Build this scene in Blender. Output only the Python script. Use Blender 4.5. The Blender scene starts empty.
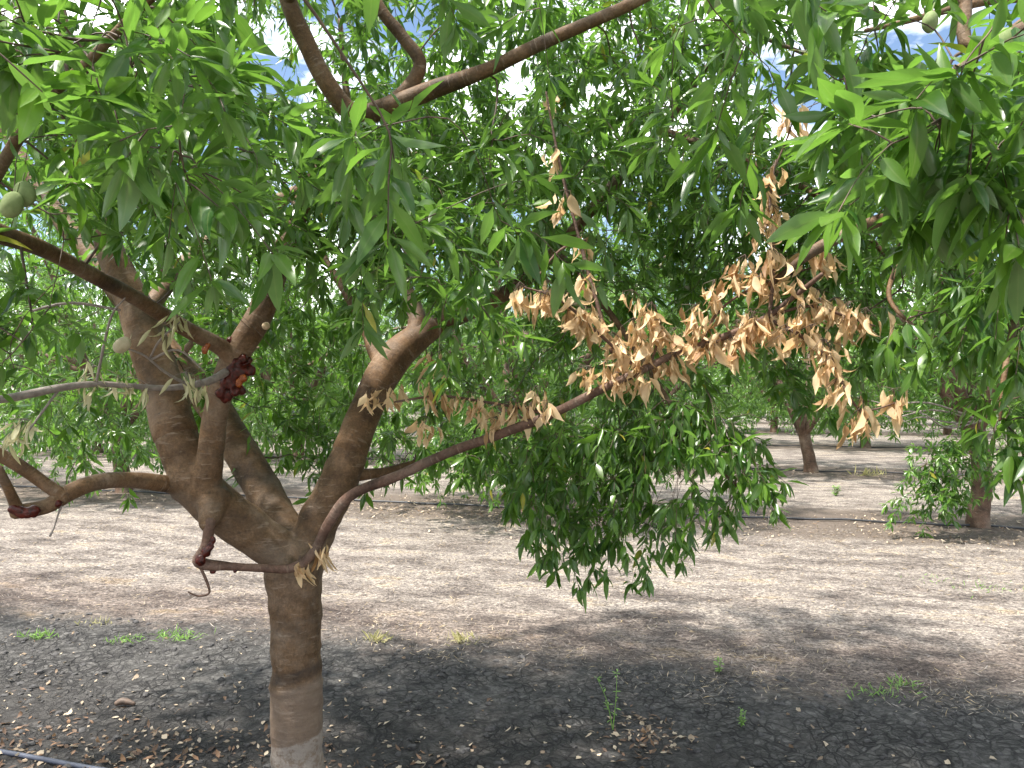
import bpy, math
import numpy as np
from mathutils import Vector, noise as mnoise

# ------------------------------------------------------------------ camera, world, sun, exposure
S = bpy.context.scene
COL = S.collection
R = math.radians
F = 773.0            # focal length in pixels of a 1024 px wide frame
CAM_H = 1.6
HOR = 384.0

cam_d = bpy.data.cameras.new("camera")
cam = bpy.data.objects.new("camera", cam_d)
COL.objects.link(cam)
cam.location = (0, 0, CAM_H)
cam.rotation_euler = (R(90), 0, 0)
cam_d.sensor_width = 36.0
cam_d.lens = F / 1024.0 * 36.0
cam_d.clip_start = 0.05
cam_d.clip_end = 2000
S.camera = cam

SUN_DIR = Vector((-0.40, -0.13, 0.90)).normalized()
sun_el = math.asin(SUN_DIR.z)
sun_az = math.atan2(SUN_DIR.x, SUN_DIR.y)
w = bpy.data.worlds.new("World")
S.world = w
w.use_nodes = True
nt = w.node_tree
nt.nodes.clear()
wo = nt.nodes.new('ShaderNodeOutputWorld')
bg = nt.nodes.new('ShaderNodeBackground')
bg.inputs[1].default_value = 0.085
sky = nt.nodes.new('ShaderNodeTexSky')
sky.sky_type = 'NISHITA'
sky.sun_disc = False
sky.sun_elevation = sun_el
sky.sun_rotation = sun_az
sky.air_density = 1.0
sky.dust_density = 0.6
tc = nt.nodes.new('ShaderNodeTexCoord')
mp = nt.nodes.new('ShaderNodeMapping')
mp.inputs['Scale'].default_value = (1.0, 1.0, 2.2)
nz = nt.nodes.new('ShaderNodeTexNoise')
nz.inputs['Scale'].default_value = 2.6
nz.inputs['Detail'].default_value = 7
nz.inputs['Roughness'].default_value = 0.55
cr = nt.nodes.new('ShaderNodeValToRGB')
cr.color_ramp.elements[0].position = 0.485
cr.color_ramp.elements[1].position = 0.575
mx = nt.nodes.new('ShaderNodeMixRGB')
mx.inputs[2].default_value = (19.0, 19.2, 19.6, 1)      # sunlit cloud
nt.links.new(tc.outputs['Generated'], mp.inputs['Vector'])
nt.links.new(mp.outputs[0], nz.inputs['Vector'])
nt.links.new(nz.outputs[0], cr.inputs[0])
nt.links.new(cr.outputs[0], mx.inputs[0])
nt.links.new(sky.outputs[0], mx.inputs[1])
nt.links.new(mx.outputs[0], bg.inputs[0])
nt.links.new(bg.outputs[0], wo.inputs[0])

sd = bpy.data.lights.new("sun", 'SUN')
sd.energy = 4.5
sd.angle = R(2.2)
sd.color = (1.0, 0.95, 0.87)
so = bpy.data.objects.new("sun", sd)
so.rotation_euler = SUN_DIR.to_track_quat('Z', 'Y').to_euler()
so.location = SUN_DIR * 60
COL.objects.link(so)

S.view_settings.view_transform = 'Standard'
S.view_settings.look = 'None'
S.view_settings.exposure = 1.42
S.view_settings.gamma = 1
S.cycles.max_bounces = 7
S.cycles.diffuse_bounces = 5
S.cycles.transmission_bounces = 5
S.cycles.glossy_bounces = 2
S.cycles.sample_clamp_indirect = 6.0

# ------------------------------------------------------------------ helpers
def P(px, py, d):
    return np.array(((px - 512) / F * d, d, CAM_H - (py - HOR) / F * d))

def G(px, py):
    d = CAM_H * F / (py - HOR)
    return np.array(((px - 512) / F * d, d, 0.0))

RD = np.array((0.968, -0.252, 0.0))     # along the orchard rows
RN = np.array((0.252, 0.968, 0.0))      # across them
ROWS = [2.69, 9.6, 15.0, 21.0, 27.0, 33.0, 39.0]
HALF = [1.72, 1.0, 0.95, 0.95, 0.95, 0.95, 0.95]

def unit(a):
    a = np.asarray(a, float)
    n = np.linalg.norm(a, axis=-1, keepdims=True)
    return a / np.maximum(n, 1e-9)

def vnoise(p, seed=0.0):
    """smooth pseudo noise on (N,3) points, about -1..1"""
    x, y, z = p[:, 0] + seed * 1.7, p[:, 1] - seed * 2.3, p[:, 2] + seed
    return (np.sin(x * 1.3 + 1.9 * np.sin(y * 1.1 + 0.7 * z)) + np.sin(y * 1.7 + 1.3 * np.sin(z * 1.3 + x * 0.9))
            + np.sin(z * 1.9 + 1.6 * np.sin(x * 1.5 - y * 0.6))) / 3.0

def catmull(pts, n):
    pts = np.asarray(pts, float)
    k = len(pts)
    if k < 3:
        t = np.linspace(0, 1, n + 1)[:, None]
        return pts[0] + (pts[-1] - pts[0]) * t
    ext = np.vstack([2 * pts[0] - pts[1], pts, 2 * pts[-1] - pts[-2]])
    out = []
    for i in range(k - 1):
        p0, p1, p2, p3 = ext[i:i + 4]
        for t in np.linspace(0, 1, n, endpoint=False):
            out.append(0.5 * ((2 * p1) + (-p0 + p2) * t + (2 * p0 - 5 * p1 + 4 * p2 - p3) * t * t
                              + (-p0 + 3 * p1 - 3 * p2 + p3) * t ** 3))
    out.append(pts[-1])
    return np.array(out)

class MB:
    """collects tubes and leaves; build() links them as ONE mesh object"""
    def __init__(self):
        self.v, self.q, self.a, self.m, self.n = [], [], [], [], 0

    def add(self, v, q, attr, mat=0):
        self.v.append(v); self.q.append(np.asarray(q, np.int64) + self.n)
        self.a.append(attr); self.m.append(np.full(len(q), mat, np.int32))
        self.n += len(v)

    def tube(self, pts, rad, sides=8, sub=4, mat=0, rough=0.0, cap0=False, cap1=True, seed=0.0):
        """pts (K,3) and rad (K) through a spline"""
        pts = np.asarray(pts, float)
        pr = np.hstack([pts, np.asarray(rad, float)[:, None]])
        c = catmull(pr, sub)
        p, r = c[:, :3], np.maximum(c[:, 3], 0.0004)
        if cap1:
            e = unit(p[-1] - p[-2])
            p = np.vstack([p, p[-1] + e * r[-1] * 0.5, p[-1] + e * r[-1] * 0.62]); r = np.append(r, [r[-1] * 0.65, 1e-5])
        if cap0:
            e = unit(p[0] - p[1])
            p = np.vstack([p[0] + e * r[0] * 0.55, p[0] + e * r[0] * 0.45, p]); r = np.append([1e-5, r[0] * 0.7], r)
        K = len(p)
        T = np.zeros_like(p)
        T[1:-1] = p[2:] - p[:-2]; T[0] = p[1] - p[0]; T[-1] = p[-1] - p[-2]
        T = unit(T)
        ref = np.array((0, 0, 1.0)) if abs(T[0][2]) < 0.9 else np.array((1.0, 0, 0))
        N = unit(np.cross(T[0], ref))
        ang = np.linspace(0, 2 * np.pi, sides, endpoint=False)
        ca, sa = np.cos(ang)[:, None], np.sin(ang)[:, None]
        V = np.zeros((K, sides, 3)); A = np.zeros((K, sides, 3))
        s = 0.0
        for i in range(K):
            if i:
                N = N - T[i] * np.dot(N, T[i]); N = N / max(np.linalg.norm(N), 1e-9)
                s += np.linalg.norm(p[i] - p[i - 1])
            B = np.cross(T[i], N)
            rr = r[i]
            ring = p[i] + (ca * N + sa * B) * rr
            if rough:
                d = vnoise(np.hstack([ca * 1.1 + s * 9, sa * 1.1 - s * 4, np.full((sides, 1), s * 13)]), seed)
                ring = ring + (ca * N + sa * B) * (d * rough * rr)[:, None]
            V[i] = ring
            A[i] = np.hstack([np.full((sides, 1), s), ca * rr, sa * rr])
        q = []
        idx = np.arange(K * sides).reshape(K, sides)
        a0 = idx[:-1]; a1 = idx[1:]
        q = np.stack([a0, np.roll(a0, -1, 1), np.roll(a1, -1, 1), a1], -1).reshape(-1, 4)
        self.add(V.reshape(-1, 3), q, A.reshape(-1, 3), mat)

    def leaves(self, L, mat=1, hi=True):
        if not len(L.b):
            return
        v, q, a = leaf_mesh(L, hi)
        self.add(v, q, a, mat)

    def build(self, name, mats, parent=None, attr="leaf_uv", smooth=True):
        v = np.vstack(self.v); q = np.vstack(self.q); a = np.vstack(self.a); m = np.concatenate(self.m)
        me = bpy.data.meshes.new(name)
        me.vertices.add(len(v)); me.vertices.foreach_set('co', v.astype(np.float32).ravel())
        me.loops.add(len(q) * 4); me.loops.foreach_set('vertex_index', q.astype(np.int32).ravel())
        me.polygons.add(len(q))
        me.polygons.foreach_set('loop_start', np.arange(0, len(q) * 4, 4, dtype=np.int32))
        me.polygons.foreach_set('loop_total', np.full(len(q), 4, np.int32))
        me.polygons.foreach_set('material_index', m)
        me.polygons.foreach_set('use_smooth', np.full(len(q), smooth, bool))
        at = me.attributes.new(attr, 'FLOAT_VECTOR', 'POINT')
        at.data.foreach_set('vector', a.astype(np.float32).ravel())
        for mt in (mats if isinstance(mats, (list, tuple)) else [mats]):
            me.materials.append(mt)
        me.update()
        o = bpy.data.objects.new(name, me)
        COL.objects.link(o)
        if parent is not None:
            o.parent = parent
            o.matrix_parent_inverse.identity()
            off = np.array(parent.matrix_basis.translation)
            if parent.parent is not None:
                off = off + np.array(parent.parent.matrix_basis.translation)
            vv = v - off
            me.vertices.foreach_set('co', vv.astype(np.float32).ravel()); me.update()
        return o

class Leaves:
    """b base, d direction, n blade normal, l length, w width ratio, c curl, f fold, r random"""
    def __init__(self):
        self.b, self.d, self.n, self.l, self.w, self.c, self.f, self.r = [], [], [], [], [], [], [], []

    def put(self, b, d, n, l, w, c, f, r):
        for k, x in zip('bdnlwcfr', (b, d, n, l, w, c, f, r)):
            getattr(self, k).append(x)

HI_T = np.array([0.0, 0.12, 0.2, 0.34, 0.5, 0.68, 0.85, 1.0])
HI_P = np.array([0.03, 0.03, 0.5, 0.88, 1.0, 0.8, 0.42, 0.02])
LO_T = np.array([0.0, 0.16, 0.42, 0.72, 1.0])
LO_P = np.array([0.04, 0.25, 1.0, 0.75, 0.03])

def leaf_mesh(L, hi):
    crumple = getattr(L, 'crumple', 0.0)
    t, pr = (HI_T, HI_P) if hi else (LO_T, LO_P)
    b = np.array(L.b); d = unit(np.array(L.d)); n = np.array(L.n)
    l = np.array(L.l)[:, None]; wd = np.array(L.w)[:, None] * l; c = np.array(L.c)[:, None]; f = np.array(L.f)[:, None]
    rnd = np.array(L.r)[:, None]
    n = n - d * np.sum(n * d, 1, keepdims=True)
    n = unit(n)
    s = np.cross(n, d)
    K = len(t); Nl = len(b)
    ang = c * t[None, :] ** 1.3
    dx = np.diff(t)[None, :] * l
    am = 0.5 * (ang[:, 1:] + ang[:, :-1])
    X = np.concatenate([np.zeros((Nl, 1)), np.cumsum(np.cos(am) * dx, 1)], 1)
    Z = np.concatenate([np.zeros((Nl, 1)), -np.cumsum(np.sin(am) * dx, 1)], 1)
    half = wd * 0.5 * pr[None, :]
    V = np.zeros((Nl, K, 3, 3)); A = np.zeros((Nl, K, 3, 3))
    wave = (0.10 + 0.35 * crumple) * np.sin(t[None, :] * (14 - 5 * crumple) + rnd * 40)
    sway = 0.09 * np.sin(rnd * 77) * l * t[None, :] ** 2
    for j, sg in enumerate((-1, 0, 1)):
        y0 = sg * half * np.cos(f)
        z0 = abs(sg) * half * (np.sin(f) + sg * wave)
        tw = (0.35 + 1.2 * crumple) * np.sin(rnd * 131.0) * t[None, :]
        y = y0 * np.cos(tw) - z0 * np.sin(tw) + sway * (1 + 2 * crumple)
        z = Z + y0 * np.sin(tw) + z0 * np.cos(tw)
        V[:, :, j] = b[:, None] + d[:, None] * X[..., None] + s[:, None] * y[..., None] + n[:, None] * z[..., None]
        A[:, :, j, 0] = t[None, :]; A[:, :, j, 1] = sg; A[:, :, j, 2] = rnd
    idx = np.arange(Nl * K * 3).reshape(Nl, K, 3)
    q = np.stack([idx[:, :-1, :-1], idx[:, 1:, :-1], idx[:, 1:, 1:], idx[:, :-1, 1:]], -1).reshape(-1, 4)
    return V.reshape(-1, 3), q, A.reshape(-1, 3)

def shoot_leaves(L, pts, rng, step=0.02, size=0.1, t0=0.0, rosette=7, droop=0.35, wide=0.27, skip=None):
    """leaves in a spiral along a shoot, with a rosette at its tip"""
    pts = np.asarray(pts)
    seg = np.linalg.norm(np.diff(pts, axis=0), axis=1)
    cum = np.concatenate([[0], np.cumsum(seg)])
    tot = cum[-1]
    if tot < 1e-4:
        return
    ph = rng.uniform(0, 6.28)
    ss = list(np.arange(t0 * tot, tot, step) + rng.uniform(-0.4, 0.4, len(np.arange(t0 * tot, tot, step))) * step)
    ss += [tot - rng.uniform(0, 0.012) for _ in range(rosette)]
    for k, s in enumerate(ss):
        s = min(max(s, 0), tot - 1e-5)
        i = min(np.searchsorted(cum, s, side='right') - 1, len(seg) - 1)
        u = (s - cum[i]) / seg[i]
        p = pts[i] + (pts[i + 1] - pts[i]) * u
        if skip is not None and skip(p):
            continue
        T = (pts[i + 1] - pts[i]) / seg[i]
        ph += 2.4 + rng.normal(0, 0.35)
        a = np.cross(T, (0.31, 0.12, 0.95)); a = a / max(np.linalg.norm(a), 1e-6)
        bb = np.cross(T, a)
        rad = a * math.cos(ph) + bb * math.sin(ph)
        fwd = rng.uniform(0.3, 0.9)
        d = T * fwd + rad * 0.85 + np.array((0, 0, -1.0)) * rng.uniform(-0.15, droop * 2) + rng.normal(0, 0.12, 3)
        n = np.array((0, 0, 1.0)) + rng.normal(0, 0.38, 3) + T * 0.15
        l = size * rng.uniform(0.5, 1.22)
        L.put(p, d, n, l, wide * rng.uniform(0.8, 1.15), rng.uniform(-0.1, 0.85), rng.uniform(0.08, 0.6), rng.uniform())

class Skel:
    def __init__(self):
        self.p, self.r = np.zeros((0, 3)), np.zeros(0)

    def add(self, pts, rad):
        self.p = np.vstack([self.p, pts]); self.r = np.append(self.r, rad)

    def path(self, pts, rad, n=6):
        c = catmull(np.hstack([np.asarray(pts, float), np.asarray(rad, float)[:, None]]), n)
        self.add(c[:, :3], c[:, 3])

def grow(skel, targets, rng, mb, L, size=0.1, step=0.02, shoot=0.2, droop=0.35, rosette=7, sides=4, sub=3,
         maxd=1.6, mat=0, wide=0.27, side_shoots=1, skip=None, spur=0.5, minr=0.0):
    """join each target to the nearest wood by a thin curved twig and clothe its end in leaves"""
    targets = np.asarray(targets)
    d0 = np.array([np.min(np.linalg.norm(skel.p - t, axis=1)) for t in targets])
    for ti in np.argsort(d0):
        t = targets[ti]
        ds = np.linalg.norm(skel.p - t, axis=1)
        i = int(np.argmin(ds))
        if ds[i] > maxd:
            continue
        a = skel.p[i]
        D = t - a
        ln = ds[i]
        if ln < 0.03:
            continue
        side = rng.normal(0, 0.13, 3) * ln
        c1 = a + D * 0.35 + side + np.array((0, 0, 0.14 * ln))
        c2 = a + D * 0.7 + side * 0.6 + np.array((0, 0, 0.10 * ln))
        out = unit(D * np.array((1, 1, 0.5)) + rng.normal(0, 0.45, 3) * ln)
        sl = shoot * rng.uniform(0.5, 1.4)
        e1 = t + out * sl * 0.5 + np.array((0, 0, -0.12 * sl * droop / 0.35))
        e2 = t + out * sl * 0.92 + np.array((0, 0, -0.50 * sl * droop / 0.35))
        pts = np.array([a, c1, c2, t, e1, e2])
        if skip is not None and (skip(t) or skip(e2)):
            continue
        r0 = max(min(skel.r[i] * 0.75, 0.0028 + 0.0065 * ln), minr, 0.0016)
        rad = np.array([r0, r0 * 0.85, r0 * 0.7, r0 * 0.55, max(r0 * 0.4, minr), max(0.0011, minr * .7)])
        mb.tube(pts, rad, sides=sides, sub=sub, mat=mat)
        c = catmull(pts[:4], 4)
        skel.add(c[2:], np.linspace(r0 * .9, r0 * 0.55, len(c) - 2))
        cs = catmull(pts, 4)
        shoot_leaves(L, cs[10:], rng, step, size, 0.0, rosette, droop, wide, skip)
        # short spurs with rosettes along the older wood
        for _ in range(rng.poisson(spur * ln / 0.12)):
            k = rng.integers(1, 11)
            q = cs[k]
            o = unit(rng.normal(0, 1, 3) + np.array((0, 0, 0.3))) * rng.uniform(0.02, 0.06)
            shoot_leaves(L, np.array([q, q + o]), rng, 0.05, size * 0.92, 0.5, rosette, droop, wide, skip)
        for _ in range(side_shoots):
            k = rng.integers(8, 17)
            q = cs[k]
            o = unit(out + rng.normal(0, 0.8, 3)) * sl * rng.uniform(0.35, 0.8)
            sp = np.array([q, q + o * 0.5, q + o + np.array((0, 0, -0.3 * sl * droop))])
            mb.tube(sp, [r0 * 0.4 + 0.0008, 0.0015, 0.001], sides=3, sub=1, mat=mat)
            shoot_leaves(L, sp, rng, step, size, 0.25, rosette, droop, wide, skip)

def tag(o, label=None, cat=None, group=None, kind=None):
    if label: o['label'] = label
    if cat: o['category'] = cat
    if group: o['group'] = group
    if kind: o['kind'] = kind
    return o

def empty(name, loc):
    o = bpy.data.objects.new(name, None)
    o.location = loc
    o.empty_display_size = 0.3
    COL.objects.link(o)
    return o

# ------------------------------------------------------------------ materials
def new_mat(name):
    m = bpy.data.materials.new(name)
    m.use_nodes = True
    t = m.node_tree
    t.nodes.clear()
    return m, t, t.nodes.new('ShaderNodeOutputMaterial')

class NT:
    def __init__(self, t): self.t = t
    def n(self, typ, **kw):
        x = self.t.nodes.new(typ)
        for k, v in kw.items(): setattr(x, k, v)
        return x
    def l(self, a, b): self.t.links.new(a, b)
    def set(self, sock, v):
        if hasattr(v, 'is_linked'): self.l(v, sock)
        else: sock.default_value = v
    def math(self, op, a, b=0.0, c=0.0, clamp=False):
        x = self.n('ShaderNodeMath', operation=op); x.use_clamp = clamp
        self.set(x.inputs[0], a); self.set(x.inputs[1], b); self.set(x.inputs[2], c)
        return x.outputs[0]
    def mix(self, f, a, b, blend='MIX'):
        x = self.n('ShaderNodeMixRGB', blend_type=blend)
        self.set(x.inputs[0], f); self.set(x.inputs[1], a); self.set(x.inputs[2], b)
        return x.outputs[0]
    def noise(self, vec, scale, detail=4, rough=0.55, out=0, dist=0.0):
        x = self.n('ShaderNodeTexNoise')
        x.inputs['Scale'].default_value = scale; x.inputs['Detail'].default_value = detail
        x.inputs['Roughness'].default_value = rough; x.inputs['Distortion'].default_value = dist
        if vec is not None: self.l(vec, x.inputs['Vector'])
        return x.outputs[out]
    def ramp(self, f, *st):
        x = self.n('ShaderNodeValToRGB')
        e = x.color_ramp.elements
        while len(e) < len(st): e.new(0.5)
        for k, (p, c) in zip(e, st):
            k.position = p; k.color = c if len(c) == 4 else (*c, 1)
        self.l(f, x.inputs[0])
        return x.outputs[0]
    def smooth(self, v, a, b):
        x = self.n('ShaderNodeMapRange', interpolation_type='SMOOTHSTEP')
        self.set(x.inputs['Value'], v)
        x.inputs['From Min'].default_value = a; x.inputs['From Max'].default_value = b
        return x.outputs[0]
    def mapping(self, vec, scale=(1, 1, 1), rot=(0, 0, 0)):
        x = self.n('ShaderNodeMapping')
        x.inputs['Scale'].default_value = scale; x.inputs['Rotation'].default_value = rot
        self.l(vec, x.inputs['Vector'])
        return x.outputs[0]
    def bump(self, h, strength, dist):
        x = self.n('ShaderNodeBump')
        x.inputs['Strength'].default_value = strength; x.inputs['Distance'].default_value = dist
        self.l(h, x.inputs['Height'])
        return x.outputs[0]

def leaf_material(name, top_a, top_b, under, trans, tfac=0.38, rough=0.38, yellow=True, vein=0.35):
    m, t, out = new_mat(name)
    N = NT(t)
    at = N.n('ShaderNodeAttribute', attribute_name='leaf_uv')
    sp = N.n('ShaderNodeSeparateXYZ'); N.l(at.outputs['Vector'], sp.inputs[0])
    rnd = sp.outputs[2]; s = sp.outputs[1]
    col = N.ramp(rnd, (0.0, top_a), (0.55, tuple(0.5 * (a + b) for a, b in zip(top_a, top_b))), (1.0, top_b))
    geo = N.n('ShaderNodeNewGeometry')
    und = N.mix(N.math('MULTIPLY', rnd, 0.5), (*under, 1), col)
    c2 = N.mix(geo.outputs['Backfacing'], col, und)
    if yellow:
        y = N.math('GREATER_THAN', N.math('FRACT', N.math('MULTIPLY', rnd, 53.71)), 0.994)
        c2 = N.mix(N.math('MULTIPLY', y, 0.8), c2, (0.42, 0.36, 0.05, 1))
    mid = N.math('SUBTRACT', 1.0, N.smooth(N.math('ABSOLUTE', s), 0.0, 0.16))
    c2 = N.mix(N.math('MULTIPLY', mid, vein), c2, (0.22, 0.27, 0.10, 1))
    tcn = N.n('ShaderNodeTexCoord')
    blotch = N.noise(tcn.outputs['Object'], 34.0, 3)
    c2 = N.mix(0.35, c2, N.ramp(blotch, (0.3, (0.5, 0.5, 0.5)), (0.7, (1.25, 1.25, 1.25))), 'MULTIPLY')
    p = N.n('ShaderNodeBsdfPrincipled')
    N.l(c2, p.inputs['Base Color'])
    p.inputs['Roughness'].default_value = rough
    p.inputs['Specular IOR Level'].default_value = 0.62
    tr = N.n('ShaderNodeBsdfTranslucent')
    tcol = N.mix(0.5, c2, (*trans, 1))
    N.l(tcol, tr.inputs['Color'])
    ms = N.n('ShaderNodeMixShader'); ms.inputs[0].default_value = tfac
    N.l(p.outputs[0], ms.inputs[1]); N.l(tr.outputs[0], ms.inputs[2])
    N.l(ms.outputs[0], out.inputs[0])
    return m

def bark_material(name, dark, light, warm, paint=False, rings=True, rough=0.6, attr=True):
    m, t, out = new_mat(name)
    N = NT(t)
    tcn = N.n('ShaderNodeTexCoord')
    ob = tcn.outputs['Object']
    if attr:
        at = N.n('ShaderNodeAttribute', attribute_name='leaf_uv')
        along = N.mapping(at.outputs['Vector'], (16, 13, 13))
        along2 = N.mapping(at.outputs['Vector'], (75, 16, 16))
    else:
        along = N.mapping(ob, (12, 12, 17))
        along2 = N.mapping(ob, (15, 15, 75))
    big = N.noise(ob, 6.0, 5, 0.6)
    band = N.noise(along, 1.0, 4, 0.6)
    fine = N.noise(along2, 1.0, 3, 0.6)
    c = N.ramp(big, (0.28, dark), (0.5, warm), (0.72, light))
    c = N.mix(0.5, c, N.ramp(band, (0.32, (0.40, 0.36, 0.33)), (0.6, (1.15, 1.1, 1.05))), 'MULTIPLY')
    grain = N.noise(ob, 95.0, 5, 0.75)
    c = N.mix(0.7, c, N.ramp(grain, (0.32, (0.45, 0.43, 0.42)), (0.55, (1.0, 1.0, 1.0)), (0.72, (1.5, 1.46, 1.4))), 'MULTIPLY')
    gp = N.noise(ob, 3.6, 6, 0.68)
    c = N.mix(N.ramp(gp, (0.50, (0, 0, 0)), (0.62, (0.32, 0.32, 0.32))), c, (0.195, 0.160, 0.130, 1))
    lent = N.ramp(fine, (0.60, (0, 0, 0)), (0.68, (1, 1, 1)))
    c = N.mix(N.math('MULTIPLY', lent, 0.38), c, (0.28, 0.22, 0.17, 1))
    spots = N.noise(ob, 28.0, 4, 0.7)
    c = N.mix(N.math('MULTIPLY', N.ramp(spots, (0.62, (0, 0, 0)), (0.70, (1, 1, 1))), 0.5), c, (0.045, 0.034, 0.028, 1))
    if paint:
        sp = N.n('ShaderNodeSeparateXYZ'); N.l(ob, sp.inputs[0])
        e = N.math('ADD', sp.outputs[2], N.math('MULTIPLY', N.math('SUBTRACT', N.noise(ob, 9.0, 4, 0.7), 0.5), 0.035))
        e = N.math('SUBTRACT', e, N.math('MULTIPLY', sp.outputs[0], 0.22))
        hi = N.math('SUBTRACT', 1.0, N.smooth(e, 0.234, 0.242))
        chip = N.ramp(N.noise(ob, 30.0, 5, 0.7), (0.40, (0.12, 0.12, 0.12)), (0.52, (1, 1, 1)))
        c = N.mix(N.math('MULTIPLY', hi, N.math('MULTIPLY', chip, 0.8)), c, (0.40, 0.375, 0.34, 1))
        # dusty lower stem below an old wrap line
        e2 = N.math('SUBTRACT', 1.0, N.smooth(e, 0.43, 0.47))
        c = N.mix(N.math('MULTIPLY', e2, 0.6), c, N.mix(fine, (0.13, 0.093, 0.07, 1), (0.25, 0.195, 0.155, 1)))
        rg = N.math('SUBTRACT', 1.0, N.smooth(N.math('ABSOLUTE', N.math('SUBTRACT', e, 0.49)), 0.012, 0.035))
        c = N.mix(N.math('MULTIPLY', rg, N.math('MULTIPLY', N.noise(ob, 22.0, 3), 1.1)), c, (0.035, 0.028, 0.024, 1))
    p = N.n('ShaderNodeBsdfPrincipled')
    N.l(c, p.inputs['Base Color'])
    p.inputs['Roughness'].default_value = rough
    h = N.math('ADD', N.math('MULTIPLY', band, 0.6), N.math('ADD', N.math('MULTIPLY', fine, 0.5), N.math('MULTIPLY', spots, 0.5)))
    p.inputs['Specular IOR Level'].default_value = 0.18
    N.l(N.bump(N.math('ADD', h, N.math('MULTIPLY', grain, 0.55)), 0.8, 0.006), p.inputs['Normal'])
    N.l(p.outputs[0], out.inputs[0])
    return m

def plain_mat(name, a, b, scale=30, rough=0.6, spec=0.4, tfac=0.0, coat=0.0, bump=0.3):
    m, t, out = new_mat(name)
    N = NT(t)
    tcn = N.n('ShaderNodeTexCoord')
    nz = N.noise(tcn.outputs['Object'], scale, 4, 0.6)
    c = N.ramp(nz, (0.3, a), (0.7, b))
    p = N.n('ShaderNodeBsdfPrincipled')
    N.l(c, p.inputs['Base Color'])
    p.inputs['Roughness'].default_value = rough
    p.inputs['Specular IOR Level'].default_value = spec
    p.inputs['Coat Weight'].default_value = coat
    N.l(N.bump(nz, bump, 0.004), p.inputs['Normal'])
    sh = p.outputs[0]
    if tfac:
        tr = N.n('ShaderNodeBsdfTranslucent'); N.l(c, tr.inputs['Color'])
        ms = N.n('ShaderNodeMixShader'); ms.inputs[0].default_value = tfac
        N.l(sh, ms.inputs[1]); N.l(tr.outputs[0], ms.inputs[2]); sh = ms.outputs[0]
    N.l(sh, out.inputs[0])
    return m

M_LEAF = leaf_material('almond_leaf', (0.021, 0.074, 0.011), (0.125, 0.240, 0.030), (0.12, 0.21, 0.070), (0.24, 0.52, 0.03), 0.41, 0.29)
M_BARK = bark_material('almond_bark', (0.050, 0.032, 0.020), (0.225, 0.160, 0.110), (0.150, 0.089, 0.047), attr=True, rough=0.55)
M_TRUNK = bark_material('almond_trunk_bark', (0.048, 0.032, 0.021), (0.190, 0.136, 0.095), (0.134, 0.083, 0.046), paint=True, rough=0.55, attr=False)
M_TRUNKB = bark_material('orchard_bark', (0.065, 0.045, 0.034), (0.20, 0.15, 0.115), (0.145, 0.092, 0.065), attr=True)
M_TWIG = plain_mat('twig_bark', (0.05, 0.036, 0.028), (0.13, 0.085, 0.06), 40)
M_DEADW = bark_material('dead_branch_bark', (0.065, 0.040, 0.032), (0.20, 0.14, 0.115), (0.13, 0.078, 0.058), attr=True)
M_GREYW = plain_mat('grey_dead_bark', (0.16, 0.13, 0.115), (0.30, 0.255, 0.23), 50)
M_DRY = leaf_material('withered_leaf', (0.30, 0.145, 0.05), (0.92, 0.73, 0.47), (0.80, 0.60, 0.36), (0.85, 0.58, 0.27), 0.45, 0.6, False, 0.15)
M_PALE = leaf_material('pale_withered_leaf', (0.46, 0.42, 0.20), (0.78, 0.72, 0.48), (0.6, 0.56, 0.36), (0.5, 0.5, 0.2), 0.3, 0.6, False, 0.2)
M_LITTER = leaf_material('litter_leaf', (0.10, 0.05, 0.022), (0.58, 0.47, 0.34), (0.55, 0.46, 0.36), (0.4, 0.3, 0.15), 0.12, 0.7, False, 0.1)
M_BROWN = leaf_material('brown_litter_leaf', (0.045, 0.022, 0.013), (0.25, 0.135, 0.07), (0.26, 0.16, 0.09), (0.3, 0.2, 0.1), 0.12, 0.7, False, 0.1)
M_FRUIT = plain_mat('almond_hull', (0.16, 0.21, 0.085), (0.25, 0.30, 0.14), 60, 0.8, 0.2, bump=0.15)
M_FRUITD = plain_mat('dry_almond_hull', (0.36, 0.31, 0.20), (0.52, 0.46, 0.33), 40, 0.85, 0.2)
M_GUM = plain_mat('resin_gum', (0.005, 0.002, 0.0015), (0.10, 0.010, 0.004), 75, 0.3, 0.3, coat=0.05, bump=1.0)
M_AMBER = plain_mat('amber_gum', (0.16, 0.028, 0.006), (0.40, 0.11, 0.015), 90, 0.25, 0.5, coat=0.1, bump=.8)
M_HOSE = plain_mat('hose_plastic', (0.018, 0.019, 0.022), (0.05, 0.05, 0.055), 20, 0.45)
M_HOSEB = plain_mat('dusty_hose_plastic', (0.035, 0.040, 0.058), (0.085, 0.095, 0.13), 14, 0.5)
M_WEED = leaf_material('weed_leaf', (0.16, 0.32, 0.05), (0.26, 0.46, 0.09), (0.18, 0.3, 0.09), (0.3, 0.5, 0.1), 0.3, 0.6, False, 0.2)
M_WEEDY = leaf_material('straw_weed_leaf', (0.36, 0.33, 0.13), (0.5, 0.46, 0.24), (0.5, 0.45, 0.22), (0.5, 0.5, 0.2), 0.3, 0.7, False, 0.1)
M_CUT = plain_mat('pruned_wood', (0.42, 0.30, 0.18), (0.6, 0.47, 0.32), 60, 0.8)

# ------------------------------------------------------------------ ground
def ground_h(x, y):
    p = np.stack([x, y, np.zeros_like(x)], -1)
    v = x * RN[0] + y * RN[1]
    h = 0.010 * vnoise(p * 2.1, 1) + 0.006 * vnoise(p * 6.3, 2)
    band = np.exp(-((v - ROWS[0]) / 1.5) ** 2)
    h = h + 0.006 * vnoise(p * 17, 3) + band * (0.005 * vnoise(p * 31, 4) + 0.004 * vnoise(p * 57, 5))
    return h

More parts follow.
